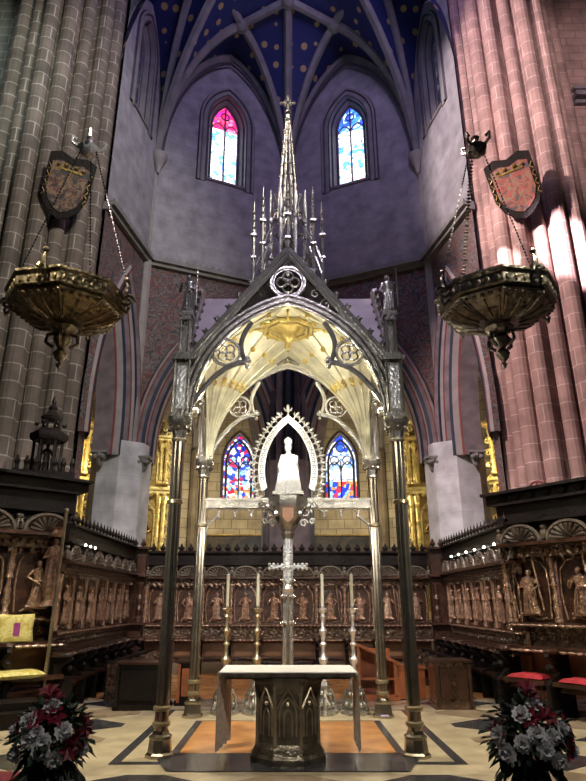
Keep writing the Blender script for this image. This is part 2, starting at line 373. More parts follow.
for x0, y0, x1, y1, mi in ((-2.35, 7.05, 2.35, 11.3, 0), (-1.95, 7.45, 1.95, 11.0, 2), (-1.83, 7.57, 1.83, 10.9, 0), (-1.36, 7.75, 1.36, 10.0, 2), (-1.26, 7.95, 1.26, 9.95, 3)):
    mb.mat = mi
    if mi in (0, 2, 3): mb.add([(x0, y0, .001), (x1, y0, .001), (x1, y1, .001), (x0, y1, .001)], [(0, 1, 2, 3)]); mb.v[-4:] = [(a, b, .002 + .002 * len(mb.f)) for a, b, c in mb.v[-4:]]
mb.add([(-1.26, 7.15, .0125), (1.26, 7.15, .0125), (1.5, 7.75, .0125), (-1.5, 7.75, .0125)], [(0, 1, 2, 3)], mi=2)
struct('floor_inlay', mb, [m_marw, m_martan, m_mard, m_terra])

# ---------------------------------------------------------------- piers, walls and arcade
def pier(name, cx, cy, rad, n, m, z1=24, z0=0):
    mb = MB(); prof = []; k = 8
    for i in range(n):
        a = 2 * PI * (i + .5) / n; big = (i % 3 != 0); r = rad * PI / n * (.80 if big else .66); rr = rad - r * (.6 if big else 1.3)
        c = Vector((math.cos(a) * rr, math.sin(a) * rr))
        for j in range(k + 1):
            b = a - R(105) + R(210) * j / k; prof.append((c.x + r * math.cos(b), c.y + r * math.sin(b)))
    u = [0]
    for p, q in zip(prof, prof[1:] + prof[:1]): u.append(u[-1] + math.dist(p, q))
    K = len(prof); zs = [z0 + (z1 - z0) * i / 6 for i in range(7)]
    for j in range(6):
        for i in range(K):
            p, q = prof[i], prof[(i + 1) % K]
            mb.add([(cx + p[0], cy + p[1], zs[j]), (cx + q[0], cy + q[1], zs[j]), (cx + q[0], cy + q[1], zs[j + 1]), (cx + p[0], cy + p[1], zs[j + 1])], [(0, 1, 2, 3)],
                   [(u[i], zs[j]), (u[i + 1], zs[j]), (u[i + 1], zs[j + 1]), (u[i], zs[j + 1])])
    import bmesh
    return struct(name, mb, m, smooth=False)
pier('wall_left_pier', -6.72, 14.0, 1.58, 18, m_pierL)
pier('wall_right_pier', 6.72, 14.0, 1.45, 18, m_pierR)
CORN = 12.15
# nave walls beyond the big piers
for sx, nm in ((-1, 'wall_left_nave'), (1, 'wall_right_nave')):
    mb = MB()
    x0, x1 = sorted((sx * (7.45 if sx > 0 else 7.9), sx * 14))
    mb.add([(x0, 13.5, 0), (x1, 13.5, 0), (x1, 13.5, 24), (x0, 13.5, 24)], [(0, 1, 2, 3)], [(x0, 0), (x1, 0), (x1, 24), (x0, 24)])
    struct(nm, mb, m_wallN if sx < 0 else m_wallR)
    mb = MB(); mb.box(sx * 11.3, 13.4, 15.35, 6.2, .3, .16); mb.box(sx * 11.3, 13.43, 15.62, 6.2, .2, .10); mb.box(sx * 11.3, 13.44, 15.15, 6.2, .14, .12)
    struct('trim_1' if sx < 0 else 'trim_2', mb, m_cream if sx < 0 else m_mauve)
# side and back walls of the apse, upper zone with windows, lower zone with striped arches
CL, CR, CC = (-4.55, 17.0), (4.5, 17.0), (0.0, 19.0)
PL, PR = (-5.05, 14.0), (5.1, 14.0)
wn = 0
segs = (('wall_left_apse', PL, CL, 'side'), ('wall_back_left', CL, CC, 'back'), ('wall_back_right', CC, CR, 'back'), ('wall_right_apse', CR, PR, 'side'))
glass = {'wall_back_left': g_UL, 'wall_back_right': g_UR}
for nm, a, b, kind in segs:
    P, L = frame(a, b)
    mb = MB(); c = L / 2
    if kind == 'back': ww, zs0, zsp, hh = .74, 15.95, 18.7, 1.35
    else: ww, zs0, zsp, hh = .55, 16.6, 19.6, 1.2
    wall_open(mb, P, 0, L, CORN, 24.5, c, [(x, z) for x, z in arch(ww, zsp, hh, 0, zs0)], .7, zs0)
    struct(nm, mb, m_wallU)
    # window: stepped reveal mouldings, tracery, pane
    wn += 1
    mb = MB()
    bands(mb, P, c, ww, zsp, hh, zs0 - .1, [(.36, .0, 1), (.32, .07, 0), (.24, .07, 1), (.19, .02, 0), (.10, .03, 0), (.05, .03, 1), (.0, .03, 0), (-.02, -.12, 1), (-.08, -.14, 0), (-.16, -.3, 1), (-.22, -.3, 0)])
    wo = struct('window_%d' % wn, mb, [m_rib, m_dark])
    fr = MB(); iw = ww - .22
    for s0 in (-iw, 0, iw):
        fr.tube([P(c + s0, zs0, -.34), P(c + s0, zsp + (hh * .75 if s0 == 0 else 0), -.34)], .035, 4)
    fr.tube([P(x, z, -.34) for x, z in arch(ww - .2, zsp, hh - .22, 0, None, 8, c)], .05, 4)
    for s0 in (-iw / 2, iw / 2):
        fr.tube([P(x, z, -.34) for x, z in arch(iw / 2, zsp - .15, .4, 0, None, 5, c + s0)], .03, 4)
    q = [P(c + .16 * math.cos(t * PI / 6), zsp + .62 + .16 * math.sin(t * PI / 6), -.34) for t in range(12)]; fr.tube(q, .03, 4, closed=True)
    fr.box(*P(c, zs0 + .02, -.2), ww * 2, .5, .1, rz=math.atan2(b[1] - a[1], b[0] - a[0]))
    struct('window_frame', fr, m_mauve, parent=wo)
    gl = MB(); o = P(c, zs0, -.4); cv = arch(ww - .05, zsp, hh - .05, 0, zs0, 10, c); gl.add([tuple(Vector(P(x, z, -.4)) - Vector(o)) for x, z in cv], [tuple(range(len(cv)))])
    g = gl.build('pane', glass.get(nm, g_S), wo, loc=o)
    # lower zone
    mb = MB()
    aw = L / 2 - (.34 if kind == 'back' else .30); zsl = 5.9 if kind == 'back' else 6.3; H = 4.5 if kind == 'back' else 4.2
    wall_open(mb, P, 0, L, 3, CORN, c, arch(aw, zsl, H, 0, 3), .8)
    struct(nm + '_spandrel', mb, m_fresco)
    mb = MB()
    pr = [(.34, 0, 4), (.30, .14, 0), (.24, .20, 1), (.20, .20, 2), (.10, .14, 3), (.0, .12, 0), (-.05, .05, 1), (-.09, .03, 2), (-.20, -.05, 3), (-.28, -.10, 0), (-.36, -.25, 1), (-.40, -.30, 2), (-.5, -.8, 0)]
    bands(mb, P, c, aw, zsl, H, 5.55, [(x * 1.1, t, k) for x, t, k in pr])
    struct('trim_%d' % (2 + wn), mb, [m_cream, m_red, m_mauve, m_navy, m_fresco])
    mb = MB(); ang = math.atan2(b[1] - a[1], b[0] - a[0])
    mb.box(*P(L / 2, CORN, .08), L, .34, .14, rz=ang); mb.box(*P(L / 2, CORN - .13, .02), L, .24, .12, rz=ang)
    k = int(L / .22)
    for i in range(k): mb.box(*P((i + .5) * L / k, CORN + .13, .16), .09, .08, .14, .5, rz=ang)
    struct('trim_%d' % (6 + wn), mb, m_rib)
def ngon_shaft(name, cx, cy, r, n, z0, z1, m, rot=0, r1=None):
    mb = MB(); per = 2 * r * math.sin(PI / n)
    for i in range(n):
        a, b = 2 * PI * i / n + rot, 2 * PI * (i + 1) / n + rot
        mb.add([(cx + r * math.cos(a), cy + r * math.sin(a), z0), (cx + r * math.cos(b), cy + r * math.sin(b), z0), (cx + r * math.cos(b), cy + r * math.sin(b), z1), (cx + r * math.cos(a), cy + r * math.sin(a), z1)], [(0, 1, 2, 3)], [(i * per, z0), ((i + 1) * per, z0), ((i + 1) * per, z1), (i * per, z1)])
    return struct(name, mb, m)
for sx, nm in ((-1, 'left'), (1, 'right')):
    ngon_shaft('wall_%s_corner_pier' % nm, sx * 4.88, 17.3, .86, 8, 0, 6.0, m_shaft, R(22.5 + 12 * sx))
    mb = MB(); mb.tube([(sx * 4.56, 16.85, 3), (sx * 4.56, 16.85, CORN)], .17, 8); mb.tube([(sx * 4.53, 16.9, CORN), (sx * 4.53, 16.9, 16.1)], .06, 6)
    mb.lathe([(.05, 15.5), (.10, 15.7), (.22, 16.0), (.30, 16.15), (.3, 16.25)], 10, sx * 4.45, 16.85)
    struct('trim_%d' % (11 if sx < 0 else 12), mb, m_cream, True)
    for k, (x, y, z) in enumerate(((sx * 5.25, 16.45, 5.55), (sx * 4.15, 16.95, 5.5))):
        mb = MB(); mb.lathe([(.02, -.34), (.08, -.28), (.13, -.12), (.2, -.04), (.21, .05), (.18, .08)], 8); mb.box(0, -.05, .08, .44, .3, .07)
        for q in (-1, 1): mb.ball(q * .11, -.15, -.06, .07, 6)
        o = mb.build('trim_%d' % (13 + k + (0 if sx < 0 else 2)), m_rib, None, False, (x, y, z)); o['kind'] = 'structure'
ngon_shaft('wall_back_centre_pier', 0, 19.15, .80, 12, 0, 5.9, m_mauve, R(15))
mb = MB()
for i in range(9):
    a = PI + PI * i / 8; mb.tube([(.72 * math.cos(a), 19.1 + .6 * math.sin(a), 0), (.72 * math.cos(a), 19.1 + .6 * math.sin(a), 12)], .11, 6); mb.mat = (i + 1) % 3
struct('trim_17', mb, [m_mauve, m_navy, m_dark])

# vault: webs and ribs
def ribc(p, q, n=14, k=.86):
    p, q = Vector(p), Vector(q); r = []
    for i in range(n + 1):
        t = i / n * PI / 2 * k; h = (1 - math.cos(t)) / (1 - math.cos(PI / 2 * k)); z = math.sin(t) / math.sin(PI / 2 * k)
        r.append(Vector((p.x + (q.x - p.x) * h, p.y + (q.y - p.y) * h, p.z + (q.z - p.z) * z)))
    return r
ZS = 16.2
VL, VR, VC = (-4.5, 16.95, ZS), (4.45, 16.95, ZS), (0, 18.9, ZS)
A0, K0 = (0, 15.7, 22.15), (0, 12.2, 22.9)
NL, NR = (-1.72, 16.55, 22.0), (1.72, 16.55, 22.0)
FL, FR = (-2.27, 17.95, 21.9), (2.25, 17.95, 21.9)
SL, SR = (-2.9, 14.3, 22.4), (2.9, 14.3, 22.4)
GL, GR = (-4.8, 15.5, 21.6), (4.8, 15.5, 21.6)
QL, QR = (-5.0, 13.6, ZS), (5.0, 13.6, ZS)
ribs = []; webs = []
for V, Nn, F, S, G, Q in ((VL, NL, FL, SL, GL, QL), (VR, NR, FR, SR, GR, QR)):
    c = {k: ribc(a, b) for k, (a, b) in dict(vf=(V, F), vn=(V, Nn), vk=(V, K0), vs=(V, S), vg=(V, G), cf=(VC, F), cn=(VC, Nn), ca=(VC, A0), qg=(Q, G), qs=(Q, S), qk=(Q, K0)).items()}
    webs += [(c['vf'], c['vn']), (c['cf'], c['cn']), (c['cn'], c['ca']), (c['vn'], c['vk']), (c['vk'], c['vs']), (c['vs'], c['vg']), (c['qg'], c['qs']), (c['qs'], c['qk'])]
    ribs += [c[k] for k in ('vf', 'vn', 'vk', 'vs', 'cn', 'cf')] + [[Vector(Nn), Vector(A0)], [Vector(Nn), Vector(S)], [Vector(F), Vector(F) + Vector((0, 0, .01))]]
    webs.append(([Vector(Nn), Vector(Nn)], [Vector(A0), Vector(K0)]))
ribs += [ribc(VC, A0), [Vector(A0), Vector(K0)]]
mb = MB()
for A, B in webs:
    n = len(A) - 1
    for i in range(n):
        for j in range(3):
            pts = [A[i].lerp(B[i], j / 3), A[i + 1].lerp(B[i + 1], j / 3), A[i + 1].lerp(B[i + 1], (j + 1) / 3), A[i].lerp(B[i], (j + 1) / 3)]
            mb.add([tuple(p + Vector((0, 0, .06))) for p in pts], [(0, 1, 2, 3)], [(p.x, p.y + p.z) for p in pts])
struct('ceiling', mb, m_blue, True)
mb = MB()
for r in ribs:
    if (r[-1] - r[0]).length > .1: mb.tube(r, .155, 6, 1.3); mb.tube([p - Vector((0, 0, .13)) for p in r], .07, 6)
for p in (NL, NR, A0, SL, SR): mb.ball(p[0], p[1], p[2] - .15, .26, 8, sz=.6)
struct('trim_18', mb, m_rib, True)
mb = MB()
for a, b in ((VL, FL), (VC, FL), (VR, FR), (VC, FR)):
    mb.tube([Vector((p.x * .97, p.y - .12, p.z - .42)) if i else Vector((p.x * .97, p.y - .12, p.z)) for i, p in enumerate(ribc(a, b))], .05, 5)
struct('trim_20', mb, m_dark)
mb = MB()   # closing roof above the ribs keeps the daylight out
quadz(mb, -14, 11, 14, 26, 24.6, 0); struct('ceiling_top', mb, m_dark)

# ambulatory wall with two windows, its vault
pts = [(-11, 15.5), (-7.6, 20.4), (-3.7, 23.2), (0, 23.6), (3.7, 23.2), (7.6, 20.4), (11, 15.5)]
mb = MB(); glp = []
for k, (a, b) in enumerate(zip(pts[:-1], pts[1:])):
    P, L = frame(a, b)
    if k in (2, 3):
        c = L - 1.95 if k == 2 else 2.1
        wall_open(mb, P, 0, L, 0, 12, c, arch(.62, 6.9, 1.2, 0, 5.45), .35, 5.45); glp.append((P, c))
    else:
        mb.add([P(0, 0), P(L, 0), P(L, 12), P(0, 12)], [(0, 1, 2, 3)], [(0, 0), (L, 0), (L, 12), (0, 12)])
struct('wall_ambulatory', mb, m_amb)
for i, (P, c) in enumerate(glp):
    fr = MB()
    for t in (.66, .5): fr.tube([P(x, z, .02 if t > .6 else -.2) for x, z in arch(t, 6.9, 1.2 * t / .62, 0, 5.45, 8, c)], .05, 5)
    fr.tube([P(c, 5.45, -.27), P(c, 7.0, -.27)], .03, 4)
    for q in (-.26, .26): fr.tube([P(x, z, -.27) for x, z in arch(.25, 6.6, .4, 0, None, 5, c + q)], .025, 4)
    for q, h in ((-.25, 7.05), (.25, 7.05), (0, 7.55)): fr.tube([P(c + q + .17 * math.cos(t * PI / 5), h + .17 * math.sin(t * PI / 5), -.27) for t in range(10)], .025, 4, closed=True)
    for h in (5.45, 5.85, 6.25): fr.tube([P(c - .55, h, -.27), P(c + .55, h, -.27)], .012, 4)
    wo = struct('window_%d' % (5 + i), fr, m_dark)
    gl = MB(); o = Vector(P(c, 5.45, -.3)); cv = arch(.6, 6.9, 1.17, 0, 5.45, 10, c); gl.add([tuple(Vector(P(x, z, -.3)) - o) for x, z in cv], [tuple(range(len(cv)))])
    gl.build('pane', (g_LL, g_LR)[i], wo, loc=tuple(o))
mb = MB()
inn = [(-5.05, 14.0), (-4.9, 17.4), (-2.3, 18.6), (0, 19.6), (2.3, 18.6), (4.9, 17.4), (5.1, 14.0)]
for k in range(6):
    (a, b), (c, d) = (pts[k], pts[k + 1]), (inn[k], inn[k + 1])
    q = [(*a, 7.2), (*b, 7.2), (*d, 8.5), (*c, 8.5)]; cen = (sum(p[0] for p in q) / 4, sum(p[1] for p in q) / 4, 11.2)
    for i in range(4):
        u, v = Vector(q[i]), Vector(q[(i + 1) % 4]); C = Vector(cen); m = (u + v) / 2; m.z = 10.9
        for s in (u, v):
            A = ribc(s, C, 6); B = ribc(s, m, 6)
            for t in range(6):
                pp = [A[t], A[t + 1], B[t + 1], B[t]]; mb.add([tuple(p) for p in pp], [(0, 1, 2, 3)], [(p.x + p.y, p.z * 1.3) for p in pp])
        mb.mat = 1; mb.tube(ribc(u, C, 6), .09, 5); mb.mat = 0
struct('ceiling_ambulatory', mb, [m_amb, m_cream])
mb = MB()
for x, y in pts[1:-1]: mb.tube([(x * .985, y - .1, 0), (x * .985, y - .1, 7.3)], .17, 8)
struct('trim_19', mb, m_amb, True)

# ---------------------------------------------------------------- carved figures
def figure(mb, h, seed=0, arms=True, crown=False, wide=1.0, seated=False):
    """robed standing (or enthroned) figure facing -Y, feet at z = 0"""
    rd = random.Random(seed); sway = rd.uniform(-.05, .05) * h; W = wide
    if seated: prof = [(.29, 0), (.29, .06), (.26, .2), (.22, .34), (.18, .44), (.155, .54), (.13, .63), (.11, .70), (.05, .74), (.04, .78)]
    else: prof = [(.13, 0), (.135, .05), (.115, .2), (.11, .38), (.115, .5), (.095, .62), (.125, .74), (.12, .80), (.05, .845), (.035, .87)]
    P = []; n = 12
    for r, z in prof:
        for i in range(n):
            a = 2 * PI * i / n; rr = r * h * W * (1 + (.10 * math.sin(i * 3.1 + seed) if z < .6 else 0)); P.append((rr * math.cos(a) + sway * math.sin(z * PI), rr * .62 * math.sin(a) - (.06 * h if seated and z < .36 else 0), z * h))
    F = [tuple(range(n))[::-1]]
    for j in range(len(prof) - 1):
        for i in range(n): F.append((j * n + i, j * n + (i + 1) % n, (j + 1) * n + (i + 1) % n, (j + 1) * n + i))
    F.append(tuple((len(prof) - 1) * n + i for i in range(n))); mb.add(P, F)
    mb.ball(0, -.01 * h, (.83 if seated else .925) * h, .062 * h, 8, sz=1.25)
    mb.ball(0, .015 * h, (.845 if seated else .94) * h, .066 * h, 8, sz=1.15)
    zz = .7 if seated else .77
    for s in (-1, 1):
        e = (s * .17 * h * W, -.02 * h, (zz - rd.uniform(.12, .2)) * h); q = (s * rd.uniform(-.02, .16) * h, -.13 * h, (zz - rd.uniform(.05, .3)) * h)
        mb.tube([(s * .10 * h * W, 0, zz * h), e, q], [.042 * h, .038 * h, .024 * h], 6); mb.ball(*q, .03 * h, 6)
    # drapery folds
    for i in range(4):
        x = (-.07 + .047 * i) * h * W; mb.tube([(x * .6 + sway * .5, -.075 * h * W, .55 * h), (x, -.08 * h * W - (.06 * h if seated else 0), .3 * h), (x * 1.3, -.085 * h * W - (.06 * h if seated else 0), .02 * h)], .014 * h, 5)
    if crown: 
        mb.lathe([(.06 * h, .9 * h), (.075 * h, .96 * h), (.06 * h, .99 * h), (.015 * h, 1.03 * h)], 8)
    return mb

# ---------------------------------------------------------------- the silver canopy over the altar
CX, CY, HX, HY = 0.0, 9.05, 1.46, 1.25
bal = thing('altar_canopy', 'tall silver gothic canopy on four columns with crocketed gables and openwork spire over the altar', 'canopy', (CX, CY, 0))
def column_parts(x, y):
    mb = MB()
    for i in range(6):
        a = PI / 3 * i + PI / 6; mb.tube([(x + .052 * math.cos(a), y + .052 * math.sin(a), .2), (x + .052 * math.cos(a), y + .052 * math.sin(a), 3.72)], .031, 8)
    mb.tube([(x, y, .2), (x, y, 3.72)], .05, 8)
    col_ = mb.build('column', m_column, bal, True)
    mb = MB(); mb.lathe([(.165, 0), (.165, .04), (.14, .06), (.125, .19), (.135, .20), (.135, .22), (.10, .24), (.09, .27)], 8, x, y, rot=R(22.5))
    mb.build('base', m_column, col_)
    for z in (.34, .50, 2.88):
        mb = MB(); mb.lathe([(.085, z - .03), (.105, z - .015), (.105, z + .015), (.085, z + .03)], 12, x, y); mb.build('ring', m_brass, col_, True)
    mb = MB(); mb.lathe([(.085, 3.68), (.105, 3.70), (.09, 3.73), (.10, 3.82), (.16, 3.92), (.17, 3.96), (.17, 4.0)], 8, x, y, rot=R(22.5))
    for i in range(8):
        a = PI / 4 * i; mb.ball(x + .13 * math.cos(a), y + .13 * math.sin(a), 3.85, .032, 6)
    mb.build('capital', m_silver, col_)
    # pinnacle tower
    mb = MB(); mb.box(x, y, 4.03, .27, .27, .06); mb.box(x, y, 4.42, .19, .19, .74)
    for s in (-1, 1):
        for t in (-1, 1): mb.tube([(x + s * .1, y + t * .1, 4.05), (x + s * .1, y + t * .1, 4.85)], .018, 5)
    mb.box(x, y, 4.86, .30, .30, .07); mb.box(x, y, 4.92, .22, .22, .05)
    for s in (-1, 1):
        for t in (-1, 1): mb.tube([(x + s * .06, y + t * .06, 4.92), (x + s * .06, y + t * .06, 5.55)], .02, 5)
    mb.box(x, y, 5.2, .06, .06, .6); mb.box(x, y, 5.56, .2, .2, .07)
    for s in (-1, 1): mb.prism([(x - .09, 5.45), (x + .09, 5.45), (x, 5.62)], y + s * .085 - .01, y + s * .085 + .01)
    pin = mb.build('pinnacle', m_silver, col_)
    mb = MB()
    for dx, dy in ((0, -1), (1, 0), (0, 1), (-1, 0)): mb.box(x + dx * .097, y + dy * .097, 4.43, .12 if dy else .01, .01 if dy else .12, .62)
    mb.build('panel', m_silverlt, pin)
    mb = MB(); mb.m = Matrix.Translation((x, y, 5.6)) @ Matrix.Rotation(0 if y < 0 else PI, 4, 'Z'); figure(mb, .62, int(x * 10 + y * 7), wide=1.05)
    mb.lathe([(.1, 0), (.11, .03), (.06, .06)], 8); mb.tube([(.13, -.05, .1), (.13, -.05, .72)], .012, 5)
    mb.build('saint_statuette', m_silver, pin, True)
    return col_
for x, y in ((-HX, -HY), (HX, -HY), (-HX, HY), (HX, HY)): column_parts(x, y)
# gables with tracery: drawn in the plane s (along the side) x z, mapped by a frame
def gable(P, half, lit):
    m = m_silverlt if lit else m_silver  # rear gable takes the paler silver: its light is put into the colour
    pk, ft = 6.62, 4.85
    mb = MB()
    rp = [P(s, z, 0) for s, z in [(-half + .05, ft), (0, pk)]]; lp = [P(s, z, 0) for s, z in [(half - .05, ft), (0, pk)]]
    for q in (rp, lp):
        for off, t, r in ((0, 0, .065), (-.07, .03, .03), (.055, .03, .022)):
            a, b = Vector(q[0]), Vector(q[1]); mb.tube([a + Vector((0, 0, off)) + Vector(P(0, 0, t)) - Vector(P(0, 0, 0)), b + Vector((0, 0, off)) + Vector(P(0, 0, t)) - Vector(P(0, 0, 0))], r, 6, 1.3)
    g = mb.build('gable', m, bal, True)
    n = Vector(P(1, 0, 0)) - Vector(P(0, 0, 0))
    for sg in (-1, 1):
        for i in range(1, 9):
            f = i / 9; s = sg * (half - .05) * (1 - f) + sg * .08; z = ft + (pk - ft) * f + .06
            c = Vector(P(s, z, 0)); mb = MB(); mb.tube([c - Vector((0, 0, .05)), c, c + Vector((0, 0, .06))], [.015, .038, .012], 6)
            mb.tube([c - n * .05 + Vector((0, 0, .02)), c, c + n * .05 + Vector((0, 0, .02))], [.014, .03, .014], 5)
            mb.build('crocket', m_altar, g, True)
    # arch and cusps
    mb = MB(); w, zs, H = half - .09, 4.05, 1.75
    for o, t, r in ((0, 0, .045), (.075, .02, .028), (-.055, .01, .02)):
        mb.tube([P(s, z, t) for s, z in arch(w, zs, H, o)], r, 6, 1.4)
    for sg in (-1, 1):
        cq, cz = sg * .87 * half / HX, 4.98
        mb.tube([P(cq + .19 * math.cos(k * PI / 10), cz + .19 * math.sin(k * PI / 10), 0) for k in range(20)], .026, 6, closed=True)
        for k in range(4):
            a = k * PI / 2 + PI / 4; mb.tube([P(cq + .075 * math.cos(a) + .062 * math.cos(j * PI / 4), cz + .075 * math.sin(a) + .062 * math.sin(j * PI / 4), 0) for j in range(8)], .014, 5, closed=True)
        tip = (sg * .60 * half / HX, 4.83)
        pl = []
        for j in range(9):
            u = j / 8; x = sg * w * .985 + (tip[0] - sg * w * .985) * (1 - math.cos(u * PI / 2) * 1.0) if False else sg * w * .985 + (tip[0] - sg * w * .985) * u; z = 4.12 + (tip[1] - 4.12) * math.sin(u * PI / 2) ** .8
            pl.append(P(x, z, 0))
        mb.tube(pl, .032, 6, 1.3)
        pu = []
        for j in range(9):
            u = j / 8; pu.append(P(tip[0] - sg * .10 * math.sin(u * PI) * -1 + (sg * .52 * half / HX - tip[0]) * u * 1.0, tip[1] + .62 * u, 0))
        mb.tube(pu, .03, 6, 1.3)
        c = P(*tip, 0); n = Vector(P(1, 0, 0)) - Vector(P(0, 0, 0))
        for d, z in ((0, 0), (-sg, .02), (-sg * .6, .06), (-sg * .6, -.06)): mb.ball(*(Vector(c) + n * .05 * d + Vector((0, 0, z))), .038, 6)
    mb.build('arch', m, g, True)
    mb = MB(); cz = 6.10
    for r, t in ((.25, .03), (.21, .015)): mb.tube([P(r * math.cos(k * PI / 12), cz + r * math.sin(k * PI / 12), 0) for k in range(24)], t, 6, closed=True)
    for k in range(4):
        a = k * PI / 2; mb.tube([P(.095 * math.cos(a) + .075 * math.cos(j * PI / 5), cz + .095 * math.sin(a) + .075 * math.sin(j * PI / 5), 0) for j in range(10)], .018, 5, closed=True)
    mb.ball(*P(0, cz, .02), .05, 8); mb.ball(*P(0, cz + .11, .03), .035, 6)
    mb.build('rosette', m_silver, g, True)
    # foliage scrolls filling the spandrels between arch and rake
    mb = MB()
    for sg in (-1, 1):
        for k, (f, r) in enumerate(((.22, .08), (.30, .11), (.40, .10), (.52, .09), (.13, .06))):
            s = sg * half * f * 1.25; z = 6.62 - (6.62 - 4.85) * f * 1.25 - .23
            if abs(s) < .24: continue
            mb = MB(); mb.tube([P(s + r * (1 - j / 14) * math.cos(j * .75) * sg, z + r * (1 - j / 14) * math.sin(j * .75), 0) for j in range(12)], .016, 5)
            mb.build('scrollwork', m_altar, g, True)
    return g
def mkP(ax, off, sg):
    if ax == 'x': return lambda s, z, t=0: (s, off + sg * -t if False else off - t * (1 if off < 0 else -1), z)
    return lambda s, z, t=0: (off - t * (1 if off < 0 else -1), s, z)
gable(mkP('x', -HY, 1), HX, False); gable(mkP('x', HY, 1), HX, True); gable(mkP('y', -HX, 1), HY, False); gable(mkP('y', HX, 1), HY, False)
# roofs
e = 4.95; p = 6.50; hx, hy = HX * .96, HY * .96
for (ax_, ay_), (bx_, by_), (cx_, cy_) in [((0, 0), (sx * hx, 0), (sx * hx, sy * hy)) for sx in (-1, 1) for sy in (-1, 1)] + [((0, 0), (0, sy * hy), (sx * hx, sy * hy)) for sx in (-1, 1) for sy in (-1, 1)]:
    mb = MB(); q = [(ax_, ay_, p), (bx_, by_, p), (cx_, cy_, e)]; mb.add(q + [(x, y, z - .04) for x, y, z in q], [(0, 1, 2), (5, 4, 3), (0, 3, 4, 1), (1, 4, 5, 2), (2, 5, 3, 0)])
    r_ = mb.build('roof_slope', m_roof, bal)
    if bx_ and cy_ < 0:
        for i in range(1, 7):
            f = i / 7; mb = MB(); mb.ball(bx_, cy_ * f, p - (p - e) * f + .03, .035, 6); mb.build('crocket', m_altar, r_, True)
# fan vault
def fanr(t): return .08 + 1.34 * t ** 2.1
def fanz(t): return 4.0 + 1.95 * (t ** .95)
mbv = MB(); mbr = MB(); BOSS = []
for qx in (-1, 1):
    for qy in (-1, 1):
        ax, ay = qx * (HX - .05), qy * (HY - .05); nA, nT = 12, 12; P_ = []
        for j in range(nT + 1):
            t = j / nT
            for i in range(nA + 1):
                a = PI / 2 * i / nA; dx, dy = -qx * math.cos(a), -qy * math.sin(a); r = fanr(t)
                x, y = ax + dx * r, ay + dy * r
                x = min(x, 0) if qx < 0 else max(x, 0); y = min(y, 0) if qy < 0 else max(y, 0)
                P_.append((x, y, fanz(t)))
        mbv.add(P_, [(j * (nA + 1) + i, j * (nA + 1) + i + 1, (j + 1) * (nA + 1) + i + 1, (j + 1) * (nA + 1) + i) for j in range(nT) for i in range(nA)])
        for i in range(0, nA + 1, 2):
            a = PI / 2 * i / nA; dx, dy = -qx * math.cos(a), -qy * math.sin(a); pl = []
            for j in range(nT + 1):
                r = fanr(j / nT); x, y = ax + dx * r, ay + dy * r
                if x * qx < 0 or y * qy < 0: break
                pl.append((x, y, fanz(j / nT) - .012))
            if len(pl) > 2: mbr.tube(pl, .02, 5)
            if 0 < i < nA:
                r = fanr(.66); c = Vector((ax + dx * r, ay + dy * r, fanz(.66) - .03))
                BOSS.append((c, (c.x - dx * .05, c.y - dy * .05, c.z - .05)))
                r = fanr(.9); c = Vector((ax + dx * r, ay + dy * r, fanz(.9) - .03))
                if c.x * qx > 0 and c.y * qy > 0: BOSS.append((c, None))
vo = mbv.build('fan_vault', m_vault, bal, True); mbr.build('ribs', m_vault, vo, True)
for c, c2 in BOSS:
    mb = MB(); mb.ball(*c, .045, 6, sz=1.2)
    if c2: mb.ball(*c2, .042, 6, sz=1.6)
    mb.build('gilt_boss', m_gold, vo, True)
mb = MB(); mb.add([(.95, 0, 5.955), (.36, .32, 5.955), (0, .85, 5.955), (-.36, .32, 5.955), (-.95, 0, 5.955), (-.36, -.32, 5.955), (0, -.85, 5.955), (.36, -.32, 5.955), (0, 0, 5.97)], [(k, (k + 1) % 8, 8) for k in range(8)]); mb.build('ceiling_plate', m_vault, vo)
mb = MB()
for r, z, t in ((.42, 5.92, .035), (.33, 5.90, .025)): mb.tube([(r * math.cos(R(22.5) + k * PI / 4), r * math.sin(R(22.5) + k * PI / 4), z) for k in range(8)], t, 6, closed=True)
for k in range(8): a = k * PI / 4; mb.tube([(.42 * math.cos(a), .42 * math.sin(a), 5.92), (.8 * math.cos(a), .7 * math.sin(a), 5.93)], .02, 5)
mb.lathe([(.02, 5.56), (.05, 5.60), (.05, 5.68), (.13, 5.76), (.15, 5.84), (.3, 5.94)], 8); mb.build('pendant_boss', m_gold, vo, True)
# spire
mb = MB(); rr = .33
mb.lathe([(.52, 6.3), (.52, 6.75), (.42, 6.8)], 8, rot=R(22.5))
for k in range(8):
    a = k * PI / 4 + R(22.5); x, y = rr * math.cos(a), rr * math.sin(a)
    mb.tube([(x, y, 6.7), (x, y, 8.25)], .03, 5); mb.tube([(x, y, 8.25), (x, y, 8.62)], [.03, .006], 5)
lan = mb.build('spire_lantern', m_silverlt, bal, True)
mb = MB()
for k in range(8):
    a = k * PI / 4; c, s = math.cos(a), math.sin(a); R0 = rr * .95
    def PP(u, z): return (R0 * c - u * s, R0 * s + u * c, z)
    mb.tube([PP(u, z) for u, z in arch(.12, 7.7, .25, 0, 6.9, 5)], .018, 5); mb.tube([PP(-.15, 7.9), PP(0, 8.4), PP(.15, 7.9)], .022, 5); mb.ball(*PP(0, 8.42), .035, 6)
    mb.tube([PP(-.14, 7.15), PP(.14, 7.15)], .018, 5); mb.tube([PP(-.14, 7.9), PP(.14, 7.9)], .018, 5)
mb.build('gablets', m_silver, lan, True)
mb = MB(); mb.tr(0, 0, 7.0); figure(mb, .75, 3); mb.build('saint_statuette', m_altar, lan, True)
mb = MB()
